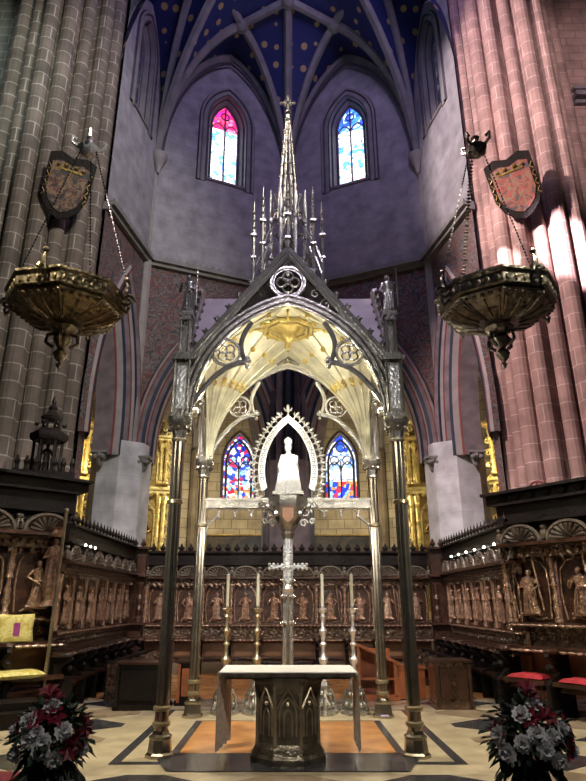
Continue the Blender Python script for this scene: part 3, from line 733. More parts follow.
for k in range(8):
    a = k * PI / 4; x, y = .60 * math.cos(a), .60 * math.sin(a)
    mb.tube([(x, y, 6.3), (x, y, 7.75)], .028, 5); mb.tube([(x, y, 7.75), (x, y, 8.45)], [.026, .006], 5); mb.box(x, y, 7.75, .1, .1, .04); mb.box(x, y, 7.3, .09, .09, .03)
    for z in (7.9, 8.05, 8.2): mb.ball(x, y, z, .035, 5)
    mb.tube([(x, y, 7.2), (x * .8, y * .8, 7.55), (x * .6, y * .6, 7.75)], .025, 5); mb.tube([(x, y, 6.95), (x * .8, y * .8, 7.3), (x * .6, y * .6, 7.5)], .02, 5)
mb.build('flying_buttresses', m_silver, lan, True)
mb = MB()
for k in range(8):
    a = k * PI / 4 + R(22.5); mb.tube([(.21 * math.cos(a), .21 * math.sin(a), 8.0), (.02 * math.cos(a), .02 * math.sin(a), 10.45)], [.024, .014], 5)
    for j in range(9): f = (j + .5) / 9; q = .21 - .19 * f + .02; mb.ball(q * math.cos(a), q * math.sin(a), 8.0 + 2.45 * f, .022, 5)
for j in range(10):
    f = j / 10; mb.ring(0, 0, 8.0 + 2.45 * f, .21 - .185 * f, .012, 8, 'z')
sp_ = mb.build('spire', m_silver, bal, True)
mb = MB(); mb.ball(0, 0, 10.5, .06, 8, sz=.7); mb.box(0, 0, 10.7, .035, .035, .34); mb.box(0, 0, 10.72, .24, .035, .035)
for x, z in ((.13, 10.72), (-.13, 10.72), (0, 10.88), (.05, 10.77), (-.05, 10.77), (.05, 10.67), (-.05, 10.67)): mb.ball(x, 0, z, .032, 6)
mb.build('finial_cross', m_silver, sp_, True)
# beam between the rear columns, cusped below
mb = MB(); y = HY
mb.box(0, y, 3.31, 2 * HX - .1, .14, .05); mb.box(0, y, 3.19, 2 * HX - .1, .12, .04); mb.box(0, y, 3.25, 2 * HX - .1, .09, .10)
bm_ = mb.build('beam', m_silver, bal)
for sg in (-1, 1):
    mb = MB()
    xs = [.34, .62, .90, 1.18, 1.40]
    for a, b in zip(xs[:-1], xs[1:]):
        c, r = (a + b) / 2, (b - a) / 2; mb.tube([(sg * (c + r * math.cos(t * PI / 8)), y, 3.06 + .11 * math.sin(t * PI / 8)) for t in range(9)], .016, 5)
        mb.ball(sg * a, y, 3.03, .028, 6)
    mb.tube([(sg * 1.4, y, 2.6), (sg * 1.36, y, 2.9), (sg * 1.18, y, 3.05)], .022, 5)
    mb.build('cusping', m_silverlt, bm_, True)
# small lamps on the front columns
for sx, w_ in ((-1, 'left'), (1, 'right')):
    t = thing('spot_lamp', 'small glowing spotlight clamped to the %s front canopy column' % w_, 'lamp', (sx * 1.30, 8.02, 4.16))
    mb = MB(); mb.tube([(0, 0, 0), (sx * .13, -.16, -.02)], .012, 5); mb.tr(rx=R(-35)); mb.lathe([(.02, -.06), (.045, -.05), (.05, .03), (.045, .035)], 10); mb.build('housing', m_silver, t, True)
    mb = MB(); mb.ball(0, .01, .035, .042, 8); mb.build('bulb', m_lamp, t, True)
    point('spot_lamp_light', (sx * 1.12, 8.25, 4.4), 26, (1, .93, .74), .06)
point('canopy_uplight', (0, 8.3, 4.7), 30, (1, .92, .70), .12)
point('canopy_uplight', (0, 9.6, 4.8), 26, (1, .92, .70), .12)

# pillar carrying the statue, mandorla and statue
SY = CY + HY
t = thing('statue_pedestal', 'slender silver pillar with flaring bracket rising behind the altar under the statue', 'pedestal', (0, SY, 0))
mb = MB()
for i in range(6): a = i * PI / 3; mb.tube([(.052 * math.cos(a), .052 * math.sin(a), .3), (.052 * math.cos(a), .052 * math.sin(a), 2.72)], .032, 6)
for z in (1.75, 2.0, 1.35): mb.lathe([(.09, z - .03), (.13, z), (.09, z + .03)], 10)
mb.build('shaft', m_silverlt, t, True)
mb = MB(); mb.lathe([(.26, 0), (.26, .08), (.2, .12), (.18, .25), (.1, .33)], 8); mb.build('base', m_silver, t)
mb = MB(); mb.lathe([(.09, 2.66), (.13, 2.74), (.11, 2.78), (.16, 2.86), (.20, 2.95), (.33, 3.14), (.36, 3.22), (.36, 3.34), (.33, 3.36)], 8, rot=R(22.5))
for sg in (-1, 1):
    for r, x, z in ((.10, .30, 3.08), (.07, .42, 3.2), (.07, .26, 2.9), (.05, .40, 2.93)):
        mb.tube([(sg * (x + r * (1 - j / 16) * math.cos(j * .7)), -.15, z + r * (1 - j / 16) * math.sin(j * .7)) for j in range(12)], .022, 5)
    mb.ball(sg * .2, -.2, 3.05, .06, 6); mb.ball(sg * .34, -.2, 3.17, .05, 6)
br_ = mb.build('bracket', m_silver, t, True)
mb = MB(); mb.prism([(-.09, 3.13), (.09, 3.13), (.09, 2.99), (.05, 2.93), (0, 2.90), (-.05, 2.93), (-.09, 2.99)], -.36, -.32); mb.build('enamel_shield', m_gem, br_)
t = thing('mandorla', 'pointed oval silver halo frame with leafy spikes around the bright statue', 'halo', (0, SY + .02, 3.36))
def mand(o, n=18):
    w_, zc, H_ = .46, .48, .92; Rm = (w_ * w_ + H_ * H_) / (2 * w_); L_ = []
    for i in range(-6, n + 1):
        a = math.acos((Rm - w_) / (Rm + o)) * i / n; L_.append((-((Rm + o) * math.cos(a) - (Rm - w_)), zc + (Rm + o) * math.sin(a)))
    L_ = [q for q in L_ if q[1] > -.02]
    return L_ + [(-a, b) for a, b in reversed(L_[:-1])]
mb = MB(); A, B = mand(-.045), mand(.045); k = len(A)
V = [(x, -.02, z) for x, z in A] + [(x, -.02, z) for x, z in B] + [(x, .02, z) for x, z in A] + [(x, .02, z) for x, z in B]
F = []
for i in range(k - 1):
    F += [(i, i + 1, k + i + 1, k + i), (2 * k + i, 3 * k + i, 3 * k + i + 1, 2 * k + i + 1), (i, 2 * k + i, 2 * k + i + 1, i + 1), (k + i, k + i + 1, 3 * k + i + 1, 3 * k + i)]
mb.add(V, F); 
for C in (A, B): mb.tube([(x, -.02, z) for x, z in C], .018, 6)
mb.build('frame', m_mand, t, True)
mb = MB(); C = mand(0, 30)
for i in range(1, len(C) - 1, 1):
    dx, dz = C[i + 1][0] - C[i - 1][0], C[i + 1][1] - C[i - 1][1]; a = math.atan2(dz, dx)
    for q in (-.022, .022) if i % 3 else (0,):
        c = (C[i][0] - math.sin(a) * q * .8, -.028, C[i][1] + math.cos(a) * q * .8)
        o_ = mb.m; mb.m = Matrix.Translation(c) @ Matrix.Rotation(-a + (.5 if i % 2 else PI / 2), 4, 'Y'); mb.box(0, 0, 0, .035, .008, .010); mb.m = o_
mb.build('engraved_lettering', m_iron, t)
mb = MB(); C = mand(.06, 10)
def fleur(mb, c, a, s):
    o_ = mb.m; mb.m = o_ @ Matrix.Translation(c) @ Matrix.Rotation(a, 4, 'Y')
    mb.tube([(0, 0, 0), (0, 0, .5 * s)], .10 * s, 5); mb.ball(0, 0, .75 * s, .16 * s, 6, sz=2.0, sy=.6)
    for g in (-1, 1): mb.tube([(0, 0, .4 * s), (g * .3 * s, 0, .5 * s), (g * .38 * s, 0, .75 * s)], [.11 * s, .12 * s, .05 * s], 5)
    mb.m = o_
for i in range(0, len(C)):
    j0, j1 = max(0, i - 1), min(len(C) - 1, i + 1); a = math.atan2(C[j1][1] - C[j0][1], C[j1][0] - C[j0][0]); top = abs(C[i][0]) < .02
    fleur(mb, (C[i][0], 0, C[i][1]), 0 if top else -a, .155 if not top else .19)
mb.build('leaf_spikes', m_mand, t, True)
t = thing('madonna_statue', 'brightly lit white enthroned figure with crown inside the silver halo', 'statue', (0, SY - .08, 3.37))
mb = MB(); figure(mb, 1.0, 5, crown=True, wide=.82, seated=True); mb.build('enthroned_figure', m_statue, t, True)
mb = MB(); mb.tr(.02, -.17, .36); figure(mb, .36, 9, crown=True, wide=1.1); mb.build('child_figure', m_statue, t, True)
mb = MB(); mb.box(0, .12, .2, .36, .1, .4, .8); mb.box(0, .14, .45, .24, .06, .16, .5)
for s in (-1, 1): mb.lathe([(.03, 0), (.03, .45), (.045, .47), (.03, .52), (.005, .56)], 6, s * .16, .08); mb.ball(s * .17, -.06, .14, .05, 6)
mb.box(0, -.03, .02, .52, .34, .05); mb.build('throne', m_silver, t)

# ---------------------------------------------------------------- altar, cloth, cross, candles
t = thing('altar', 'dark metal octagonal altar pedestal with gothic niches under a thin slab', 'altar', (0, 7.72, 0))
mb = MB(); mb.box(0, 0, .895, 1.50, .78, .04); mb.box(0, 0, .865, 1.42, .70, .03); mb.build('mensa', m_altar, t)
mb = MB(); mb.lathe([(.45, 0), (.45, .07), (.42, .10), (.40, .16), (.365, .2), (.355, .70), (.40, .78), (.43, .82), (.43, .86)], 8, rot=R(22.5)); mb.build('pedestal', m_altar, t)
mb = MB()
for k in range(8):
    a = k * PI / 4 - PI / 2; r = .338; c, s = math.cos(a), math.sin(a)
    def PP(u, z, d=0): return ((r + d) * c - u * s, (r + d) * s + u * c, z)
    mb.tube([PP(u, z) for u, z in arch(.095, .50, .16, 0, .28, 5)], .013, 5); mb.tube([PP(-.12, .55), PP(0, .76, .02), PP(.12, .55)], .014, 5); mb.tube([PP(u, z) for u, z in arch(.045, .46, .09, 0, .28, 4)], .009, 5)
    mb.ball(*PP(0, .60, .0), .03, 6)
    b = a + PI / 8; mb.tube([(.37 * math.cos(b), .37 * math.sin(b), .14), (.37 * math.cos(b), .37 * math.sin(b), .62), (.40 * math.cos(b), .38 * math.sin(b), .84)], [.022, .018, .02], 5)
mb.build('tracery', m_altlt, t, True)
mb = MB(); mb.box(0, 7.72, .922, 1.53, .80, .012)
for s in (-1, 1):
    n = 10; V = []
    for j in range(n + 1):
        x = s * (.775 - (.09 * j / n if s < 0 else .0))
        yy = 7.34 + .70 * j / n; wv = .012 * math.sin(j * 2.1); zb = .14 + .018 * math.sin(j * 2.5)
        V += [(x + wv, yy, zb), (x, yy, .925), (x + wv + .008 * s, yy, zb), (x + .008 * s, yy, .925)]
    F = []
    for j in range(n): F += [(4 * j, 4 * j + 4, 4 * j + 5, 4 * j + 1), (4 * j + 2, 4 * j + 3, 4 * j + 7, 4 * j + 6)]
    mb.add(V, F, mi=1)
tag(mb.build('altar_cloth', [m_white, m_lace]), 'white altar cloth on the slab with long narrow lace ends hanging at both sides', 'cloth')
t = thing('processional_cross', 'ornate silver cross with budded arms on a staff behind the altar', 'cross', (0, 9.1, 0))
mb = MB(); mb.tube([(0, 0, 0), (0, 0, 1.85)], .022, 8); mb.lathe([(.16, 0), (.16, .04), (.05, .1), (.03, .2)], 8); mb.build('staff', m_brass, t, True)
mb = MB(); mb.box(0, 0, 2.12, .045, .03, .50); mb.box(0, 0, 2.15, .48, .03, .045); mb.ball(0, -.01, 2.15, .055, 8, sy=.5); mb.lathe([(.03, 1.78), (.075, 1.84), (.03, 1.9)], 8)
for x, z in ((-.24, 2.15), (.24, 2.15), (0, 2.38)): 
    for dx, dz in ((0, 0), (.03, .03), (-.03, .03), (.03, -.03), (-.03, -.03)): mb.ball(x + dx, 0, z + dz, .026, 6)
for x in (-.15, -.09, .09, .15):
    for d in (-.035, .035): mb.ball(x, 0, 2.15 + d, .018, 5)
for z in (1.95, 2.02, 2.25, 2.31):
    for d in (-.035, .035): mb.ball(d, 0, z, .018, 5)
mb.build('cross_head', m_silverlt, t, True)
def candlestick(x, gold, lab):
    t = thing('altar_candlestick', lab, 'candlestick', (x, 10.55, 0), group='tall candlesticks behind the altar')
    ms = m_brass if gold else m_silverlt
    mb = MB(); mb.lathe([(.22, 0), (.22, .05), (.13, .09), (.16, .15), (.11, .2), (.085, .26), (.12, .30), (.07, .35), (.10, .42), (.06, .5)], 6)
    for q in range(6): mb.ball(.14 * math.cos(q * PI / 3), .14 * math.sin(q * PI / 3), .15, .045, 6); mb.ball(.10 * math.cos(q * PI / 3 + .5), .10 * math.sin(q * PI / 3 + .5), .30, .03, 6)
    for i in range(3):
        a = i * 2 * PI / 3 - PI / 2; mb.ball(.2 * math.cos(a), .2 * math.sin(a), .05, .06, 6); mb.tube([(.2 * math.cos(a), .2 * math.sin(a), .1), (.19 * math.cos(a), .19 * math.sin(a), .24), (.12 * math.cos(a), .12 * math.sin(a), .36)], .03, 5)
    mb.build('base', m_silver, t, True)
    mb = MB(); mb.lathe([(.07, .48), (.09, .54), (.045, .6), (.035, .7), (.07, .76), (.08, .8), (.035, .86), (.03, .98), (.06, 1.02), (.03, 1.06), (.045, 1.16), (.07, 1.22), (.03, 1.28), (.028, 1.4), (.05, 1.44), (.03, 1.48)], 10); mb.build('stem', ms, t, True)
    mb = MB(); mb.lathe([(.03, 1.48), (.085, 1.54), (.09, 1.56), (.035, 1.57), (.034, 1.60)], 10); mb.build('drip_pan', ms, t, True)
    mb = MB(); mb.lathe([(.027, 0), (.027, .53), (.008, .54), (.003, .56)], 10)
    return mb.build('candle', m_wax, None, True, (x, 10.55, 1.57))
for x, g, l in ((-1.0, True, 'outer left'), (-.5, True, 'inner left'), (.57, False, 'inner right'), (1.06, False, 'outer right')):
    c = candlestick(x, g, '%s of the four tall candlesticks behind the altar, %s stem' % (l, 'brass' if g else 'silver'))
    tag(c, 'tall cream candle in the %s candlestick' % l, 'candle', 'candles behind the altar')

# ---------------------------------------------------------------- choir stalls
SW = .70
def rel(mb, seed):
    figure(mb, .64, seed, wide=1.3); mb.tube([(-.13, -.02, 0), (.13, -.02, 0)], .03, 6); return mb
REL = []
for k in range(6):
    mb = MB(); rel(mb, 20 + k)
    if k % 2: mb.tube([(.2, -.05, .05), (.14, -.09, .8)], .012, 5)
    me = mb.build('tmp', m_figure, None, True); REL.append(me.data); bpy.data.objects.remove(me)
def make_stall():
    t = thing('choir_stall', '', 'choir stall')
    w_ = SW
    mb = MB(); mb.box(0, -.02, 1.66, w_ - .10, .06, 1.06); mb.box(0, -.07, 1.17, w_ - .02, .12, .05)
    mb.box(0, .03, 2.7, w_, .10, .70)
    mb.build('back_panel', m_wood, t)
    f = bpy.data.objects.new('relief_figure', REL[0]); COL.objects.link(f); f.parent = t; f.location = (0, -.09, 1.32)
    mb = MB(); mb.tube([(-.17 + .34 * j / 8, -.06, 1.26 + .03 * math.sin(j * PI / 4)) for j in range(9)], .02, 5)
    for s in (-1, 1): mb.tube([(s * (.24), -.06, 1.25), (s * .27, -.07, 1.6), (s * .25, -.06, 1.95), (s * .16, -.06, 2.07), (0, -.06, 2.11)], .014, 5)
    mb.build('carved_border', m_figure, t, True)
    for y_, z_ in ((-.135, 1.155), (-.315, .815)):
        mb = MB(); mb.tube([(-w_ / 2 + w_ * i / 28, y_, z_) for i in range(29)], [(.008, .022, .026, .022)[i % 4] for i in range(29)], 6); mb.build('beading', m_figure, t, True)
    mb = MB(); x = -w_ / 2
    mb.lathe([(.05, 1.2), (.05, 1.26), (.03, 1.3), (.055, 1.4), (.035, 1.48), (.05, 1.55), (.028, 1.6), (.03, 1.68), (.052, 1.72), (.03, 1.78), (.05, 1.9), (.035, 1.98), (.055, 2.06), (.055, 2.12)], 8, x, -.08)
    mb.build('colonnette', m_figure, t, True)
    mb = MB(); mb.box(0, -.08, 2.22, w_, .16, .17)
    for i in range(7): a = -w_ / 2 + w_ * (i + .5) / 7; mb.ball(a, -.165, 2.22, .035, 6)
    for i in range(5): a = -w_ / 2 + w_ * (i + .5) / 5; mb.ball(a, -.12, 2.11, .04, 6, sz=1.3)
    mb.build('frieze', m_carve, t, True)
    mb = MB(); mb.box(0, -.14, 2.325, w_, .30, .035); mb.box(0, -.11, 2.355, w_, .24, .03); mb.build('cornice', m_wood, t)
    mb = MB(); n = 13; V = [(0, -.04, 2.38)]
    for j, (r, d) in enumerate(((.10, .02), (.20, .09), (.26, .17))):
        for i in range(n): a = PI * i / (n - 1); k = 1 + (.07 if i % 2 else -.02); V.append((r * k * math.cos(a), -.02 - d, 2.38 + r * k * math.sin(a) * .85))
    F = [(0, 1 + i, 2 + i) for i in range(n - 1)]
    for j in range(2): F += [(1 + j * n + i, 1 + j * n + i + 1, 1 + (j + 1) * n + i + 1, 1 + (j + 1) * n + i) for i in range(n - 1)]
    mb.add(V, F); mb.tube([(.29 * math.cos(PI * i / 12), -.18, 2.37 + .26 * math.sin(PI * i / 12)) for i in range(13)], .028, 6)
    for s in (-1, 1): mb.ball(s * .34, -.14, 2.46, .06, 6, sz=1.5); mb.ball(s * .34, -.14, 2.58, .04, 6)
    for i in range(9): a = PI * (i + .5) / 9; mb.tube([(.03 * math.cos(a), -.12, 2.385 + .03 * math.sin(a)), (.14 * math.cos(a), -.19, 2.38 + .13 * math.sin(a)), (.235 * math.cos(a), -.20, 2.38 + .21 * math.sin(a))], [.012, .022, .03], 5)
    mb.build('shell_hood', m_shell, t, True)
    mb = MB(); mb.box(0, -.06, 2.82, w_, .16, .30); mb.box(0, -.10, 2.985, w_, .26, .04); mb.box(0, -.1, 2.68, w_, .22, .04)
    for i in range(3):
        a = -w_ / 2 + w_ * (i + .5) / 3; mb.lathe([(.06, 3.0), (.035, 3.03), (.085, 3.09), (.05, 3.14), (.03, 3.16), (.012, 3.22)], 6, a, -.16, sy=.5)
    mb.build('crest', m_blackwood, t)
    mb = MB(); mb.box(0, -.03, 1.0, w_, .06, .34)
    for i in range(4): a = -w_ / 2 + w_ * (i + .5) / 4; mb.ring(a, -.07, 1.0, .055, .014, 10); mb.ball(a, -.075, 1.0, .028, 6)
    mb.build('dado', m_carve, t, True)
    mb = MB(); mb.box(0, -.16, .84, w_, .30, .05); mb.lathe([(.19, .80), (.21, .83), (.19, .87)], 10, -w_ / 2, -.24, sx=.55); mb.build('armrest_ledge', m_wood, t)
    mb = MB(); mb.box(0, -.03, .55, w_ - .08, .05, .54); mb.build('seat_back', m_orange, t)
    mb = MB(); mb.box(0, -.27, .42, w_ - .1, .42, .05); mb.box(0, -.27, .36, w_ - .2, .3, .08, .8); mb.build('seat', m_wood, t)
    mb = MB(); x = -w_ / 2
    mb.prism([(0, 0), (0, .82), (-.42, .82), (-.46, .76), (-.30, .66), (-.24, .56), (-.40, .48), (-.50, .40), (-.48, 0)], x - .025, x + .025)
    mb.v = [(y_, x_, z_) for x_, y_, z_ in mb.v]; mb.ball(x, -.42, .62, .05, 6); mb.build('partition', m_blackwood, t)
    return t
proto = make_stall()
KP = [o for o in COL.objects if o.parent == proto]
used = []
def place_stall(x, y, rz, k, label, grp, s=1.0, sz=1.0):
    if not used: r = proto; kids = KP
    else:
        r = proto.copy(); COL.objects.link(r); kids = []
        for ch in KP: c = ch.copy(); COL.objects.link(c); c.parent = r; kids.append(c)
    used.append(1); r.location = (x, y, 0); r.rotation_euler = (0, 0, rz); r.scale = (s, s, sz); r['label'] = label; r['group'] = grp
    for c in kids:
        if c.name.startswith('relief_figure'): c.data = REL[k % 6]
    return r
ORD = ['first', 'second', 'third', 'fourth', 'fifth', 'sixth', 'seventh', 'eighth', 'ninth', 'tenth', 'eleventh', 'twelfth']
YB = 16.2; XB = 4.05
for i in range(10):
    x = -3.24 + i * .72
    place_stall(x, YB, 0, i * 5 + 1, 'dark walnut stall with carved saint, %s from the left in the straight back row' % ORD[i], 'choir stalls of the back row', s=1.03, sz=.965)
for i in range(7):
    y = 15.52 - i * .70
    place_stall(-XB, y, R(90), i + 2, 'dark carved stall of the left side row, %s counted from the back corner' % ORD[i], 'choir stalls of the left side')
    place_stall(XB + .05, y, R(-90), i * 3 + 1, 'dark carved stall of the right side row, %s counted from the back corner' % ORD[i], 'choir stalls of the right side')
for sx, side in ((-1, 'left'), (1, 'right')):
    mb = MB(); mb.box(sx * 3.84, 16.1, 1.5, .40, .30, 3.0); mb.lathe([(.09, 1.2), (.09, 1.3), (.05, 1.35), (.08, 1.5), (.05, 1.6), (.08, 1.75), (.05, 1.85), (.09, 2.1)], 8, sx * 3.72, 15.9)
    for q in (.84, 1.17, 2.3, 2.98): mb.box(sx * 3.8, 16.0, q, .5, .44, .05)
    for q in (-.1, .1): mb.lathe([(.06, 3.0), (.035, 3.03), (.085, 3.09), (.05, 3.14), (.012, 3.22)], 6, sx * 3.84 + q, 15.95)
    tag(mb.build('corner_post', m_wood), 'dark corner post joining the back row and the %s side row of stalls' % side, 'post')
# the nearer, larger stalls that turn outward beside the big piers
NEARP = []
for sx, side in ((-1, 'left'), (1, 'right')):
    d = Vector((.56, -.83)).normalized()
    for i in range(3):
        q = Vector((4.02, 11.35)) + d * (.92 * (i + .5)) if sx > 0 else Vector((4.10, 11.45)) + Vector((.74, -.67)).normalized() * (.98 * (i + .5))
        dd = d if sx > 0 else Vector((.74, -.67)).normalized()
        rz = math.atan2(dd.y, dd.x) if sx > 0 else -math.atan2(dd.y, dd.x)
        x, y = sx * q.x, q.y
        place_stall(x, y, rz, i * 2 + (1 if sx > 0 else 2), 'larger carved stall at the %s near the flowers, %s from the row corner' % (side, ORD[i]), 'large stalls at the %s' % side, s=1.31 if sx > 0 else 1.4, sz=1.12 if sx > 0 else 1.2)
        NEARP.append((x, y, rz))
# broad dark cornice board over the nearer right stalls
def board(sx):
    d = Vector((.56, -.83)).normalized() if sx > 0 else Vector((.74, -.67)).normalized()
    a = Vector((3.95, 11.5)); b = a + d * 3.2; mb = MB()
    ang = math.atan2((b - a).y, sx * (b - a).x); c = (a + b) / 2
    z = 3.55 if sx > 0 else 3.8; mb.box(sx * c.x, c.y, z, 3.3, .75, .05, rz=ang); mb.box(sx * c.x, c.y + .05, z - .1, 3.2, .5, .16, rz=ang); return mb
tag(board(1).build('stall_cornice', m_blackwood), 'plain dark cornice board projecting over the right near stalls', 'cornice')
tag(board(-1).build('stall_cornice', m_blackwood), 'dark cornice board under the wooden spire over the left near stalls', 'cornice')
# small lights along the cornices
for sx, side, n in ((-1, 'left', 3), (1, 'right', 6)):
    for i in range(n):
        y = (11.7 + i * .30) if sx < 0 else 11.5 + i * .62
        t = thing('cornice_light', 'tiny bright lamp on the %s side stall cornice, %s from the viewer' % (side, ORD[i]), 'lamp', (sx * 3.84, y, 2.66), group='tiny lamps on the %s cornice' % side)
        mb = MB(); mb.lathe([(.02, -.08), (.03, -.03), (.035, 0)], 8); mb.box(sx * .05, 0, -.07, .12, .02, .02); mb.build('holder', m_iron, t)
        mb = MB(); mb.ball(0, 0, .02, .028, 8); mb.build('bulb', m_lamp, t, True)
# carved guardian statues beside the throne stall at the left
for i, (x, y) in enumerate(((-4.12, 10.95), (-5.0, 10.15))):
    mb = MB(); mb.tr(rz=R(28)); mb.lathe([(.14, -.35), (.08, -.25), (.15, -.02), (.15, 0)], 8); figure(mb, .78, 40 + i, wide=1.25); mb.lathe([(.12, .80), (.16, .86), (.1, .92), (.14, .97)], 8)
    tag(mb.build('guardian_statue', m_figure, None, True, (x, y, 1.95)), ('polished walnut statue on the post beside the tall brass staff', 'polished walnut statue on the post at the left picture edge')[i], 'statue', 'statues on the throne posts')
# wooden spire above the left near stalls
t = thing('wooden_spire', 'black carved wooden openwork spire standing on the left stall cornice', 'spire', (-4.62, 11.25, 3.83), R(20)); t.scale = (1.15, 1.15, 1.15)
mb = MB(); mb.box(0, 0, .06, .95, .5, .12)
for i in range(7): mb.lathe([(.04, .12), (.03, .2), (.05, .26), (.01, .36)], 6, -.42 + .14 * i, -.2)
mb.build('base', m_blackwood, t)
mb = MB()
for k in range(6): a = k * PI / 3; mb.lathe([(.035, .12), (.03, .2), (.045, .3), (.025, .36), (.025, .62), (.04, .68)], 6, .22 * math.cos(a), .22 * math.sin(a)); mb.ball(.22 * math.cos(a), .22 * math.sin(a), .95, .04, 6)
mb.lathe([(.28, .66), (.31, .72), (.31, .78), (.24, .82), (.2, .86)], 6); mb.build('open_lantern', m_blackwood, t, True)
mb = MB()
for k in range(6): a = k * PI / 3; mb.lathe([(.02, .84), (.02, 1.02), (.03, 1.05)], 5, .12 * math.cos(a), .12 * math.sin(a))
mb.lathe([(.16, 1.03), (.18, 1.08), (.12, 1.12), (.06, 1.2), (.08, 1.25), (.03, 1.32), (.04, 1.36), (.008, 1.46)], 8); mb.build('top_stage', m_blackwood, t, True)
mb = MB(); mb.tr(0, 0, .12); figure(mb, .5, 50); mb.build('statuette', m_blackwood, t, True)
t = thing('wall_staff', 'tall thin brass staff standing at the corner of the left stalls', 'staff', (-3.95, 10.75, 0))
mb = MB(); mb.tube([(0, 0, .02), (0.02, 0, 3.15)], .030, 8); mb.build('rod', m_brass, t, True)
mb = MB(); mb.ball(.02, 0, 3.19, .05, 8); mb.lathe([(.14, 0), (.14, .03), (.04, .08)], 10); mb.build('knob', m_brass, t, True)

# lower stalls along both sides
def lower(name='lower_stall'):
    t = thing(name, '', 'choir stall'); w_ = .70
    mb = MB(); mb.box(0, .0, .30, w_, .05, .6); mb.box(0, -.03, .61, w_, .14, .035); mb.build('back_panel', m_blackwood, t)
    mb = MB(); mb.box(0, -.2, .33, w_ - .08, .34, .04); mb.build('seat', m_wood, t)
    mb = MB(); x = -w_ / 2; mb.prism([(0, 0), (0, .6), (-.3, .6), (-.36, .55), (-.24, .46), (-.2, .38), (-.36, .30), (-.38, 0)], x - .025, x + .025); mb.v = [(b, a, c) for a, b, c in mb.v]; mb.ball(x, -.33, .57, .05, 6); mb.ball(x, -.36, .32, .045, 6)
    mb.build('scroll_arm', m_carve, t); return t
lp_ = lower(); LK = [o for o in COL.objects if o.parent == lp_]; first = True
for sx, side in ((-1, 'left'), (1, 'right')):
    for i in range(5):
        if first: r = lp_; first = False
        else:
            r = lp_.copy(); COL.objects.link(r)
            for ch in LK: c = ch.copy(); COL.objects.link(c); c.parent = r
        r.location = (sx * 3.28, 15.2 - i * .72, 0); r.rotation_euler = (0, 0, R(-90 * sx)); r['label'] = 'low dark stall in front of the %s side row, %s from the back' % (side, ORD[i]); r['group'] = 'low stalls of the %s side' % side
mb = MB()
def desk(name, x0, x1, y, d, h, m, label, carved, panel=None):
    t = thing(name, label, 'desk', ((x0 + x1) / 2, y, 0)); W_ = x1 - x0
    mb = MB(); mb.box(0, d / 2, h / 2 - .02, W_ - .06, d - .04, h - .04); mb.box(0, d / 2, .04, W_, d, .08); mb.build('body', m, t)
    mb = MB(); mb.box(0, d / 2, h - .015, W_ + .03, d + .04, .035); mb.build('desk_top', m_wood, t)
    mb = MB(); mb.box(0, .01, h * .52, W_ - .22, .03, h * .62)
    for s in (-1, 1): mb.box(s * (W_ / 2 - .06), 0, h * .5, .05, .05, h * .86)
    if carved:
        for k in range(3): mb.ring(0, -.01, h * .35 + k * h * .16, .05, .014, 10)
        mb.ball(0, -.01, h * .52, .05, 6)
    mb.build('front_panel', panel or m_wood, t); return t
desk('choir_desk', -2.86, -1.98, 10.9, .55, .72, m_blackwood, 'black plain choir desk at the left behind the front column', False, m_blackwood)
desk('choir_desk', -1.94, -1.56, 11.4, .5, .70, m_blackwood, 'narrow brown desk between the left black desk and the rear column', False, m_lectern)
desk('choir_desk', 2.42, 3.08, 11.0, .55, .74, m_carve, 'dark carved choir desk at the right with rosettes', True)
t = thing('reading_lectern', 'reddish wooden lectern with slanted top right of the candlesticks', 'lectern', (1.62, 12.2, 0))
mb = MB(); mb.prism([(-.36, .06), (-.30, .06), (-.30, .82), (-.36, .95)], -.25, .25); mb.prism([(.30, .06), (.36, .06), (.36, .62), (.30, .65)], -.25, .25); mb.box(0, .23, .45, .62, .03, .78); mb.build('side_panel', m_lectern, t)
mb = MB(); mb.prism([(-.42, .98), (-.42, .93), (.42, .58), (.42, .63)], -.28, .28); mb.build('slanted_top', m_lectern, t)
mb = MB(); mb.box(0, 0, .35, .62, .45, .03); mb.box(0, 0, .05, .78, .5, .09); mb.build('shelf', m_lectern, t)
mb = MB(); mb.box(.62, 0, .27, .5, .45, .5); mb.box(.62, 0, .54, .54, .5, .04); tag(mb.build('wooden_bench', m_lectern, None, False, (1.62, 12.25, 0)), 'low reddish wooden bench box right of the lectern', 'bench')

# cushions
def cushion(name, loc, sx, sy, sz, rz, m, label, rx=0, seedn=0):
    mb = MB(); n = 12; V = []; F = []
    for side in (1, -1):
        for j in range(n + 1):
            for i in range(n + 1):
                u, v = 2 * i / n - 1, 2 * j / n - 1; h = (1 - u ** 4) ** .5 * (1 - v ** 4) ** .5; pin = 1 - .06 * (1 - abs(u * v)); V.append((u * sx / 2 * pin, v * sy / 2 * pin, side * sz / 2 * (h ** .7) * (1 + .06 * math.sin(u * 9 + v * 4))))
    k = (n + 1) ** 2
    for s in range(2):
        for j in range(n):
            for i in range(n):
                a = s * k + j * (n + 1) + i; F.append((a, a + 1, a + n + 2, a + n + 1))
    mb.m = Matrix.Rotation(rx, 4, 'X'); mb.add(V, F)
    o = mb.build(name, m, None, True, loc); o.rotation_euler = (0, 0, rz); tag(o, label, 'cushion'); return o
def infront(k, d, z, dx=0):
    x, y, rz = NEARP[k]; return (x + d * math.sin(rz) + dx * math.cos(rz), y - d * math.cos(rz) + dx * math.sin(rz), z)
o = cushion('seat_cushion', infront(0, .62, .585, -.36), .86, .5, .12, NEARP[0][2], m_yel, 'yellow silk cushion lying on the left throne seat')
o = cushion('back_cushion', infront(0, .30, 1.24, -.34), .62, .48, .14, NEARP[0][2], m_yel, 'yellow silk cushion with purple emblem leaning upright above the left throne', R(82))
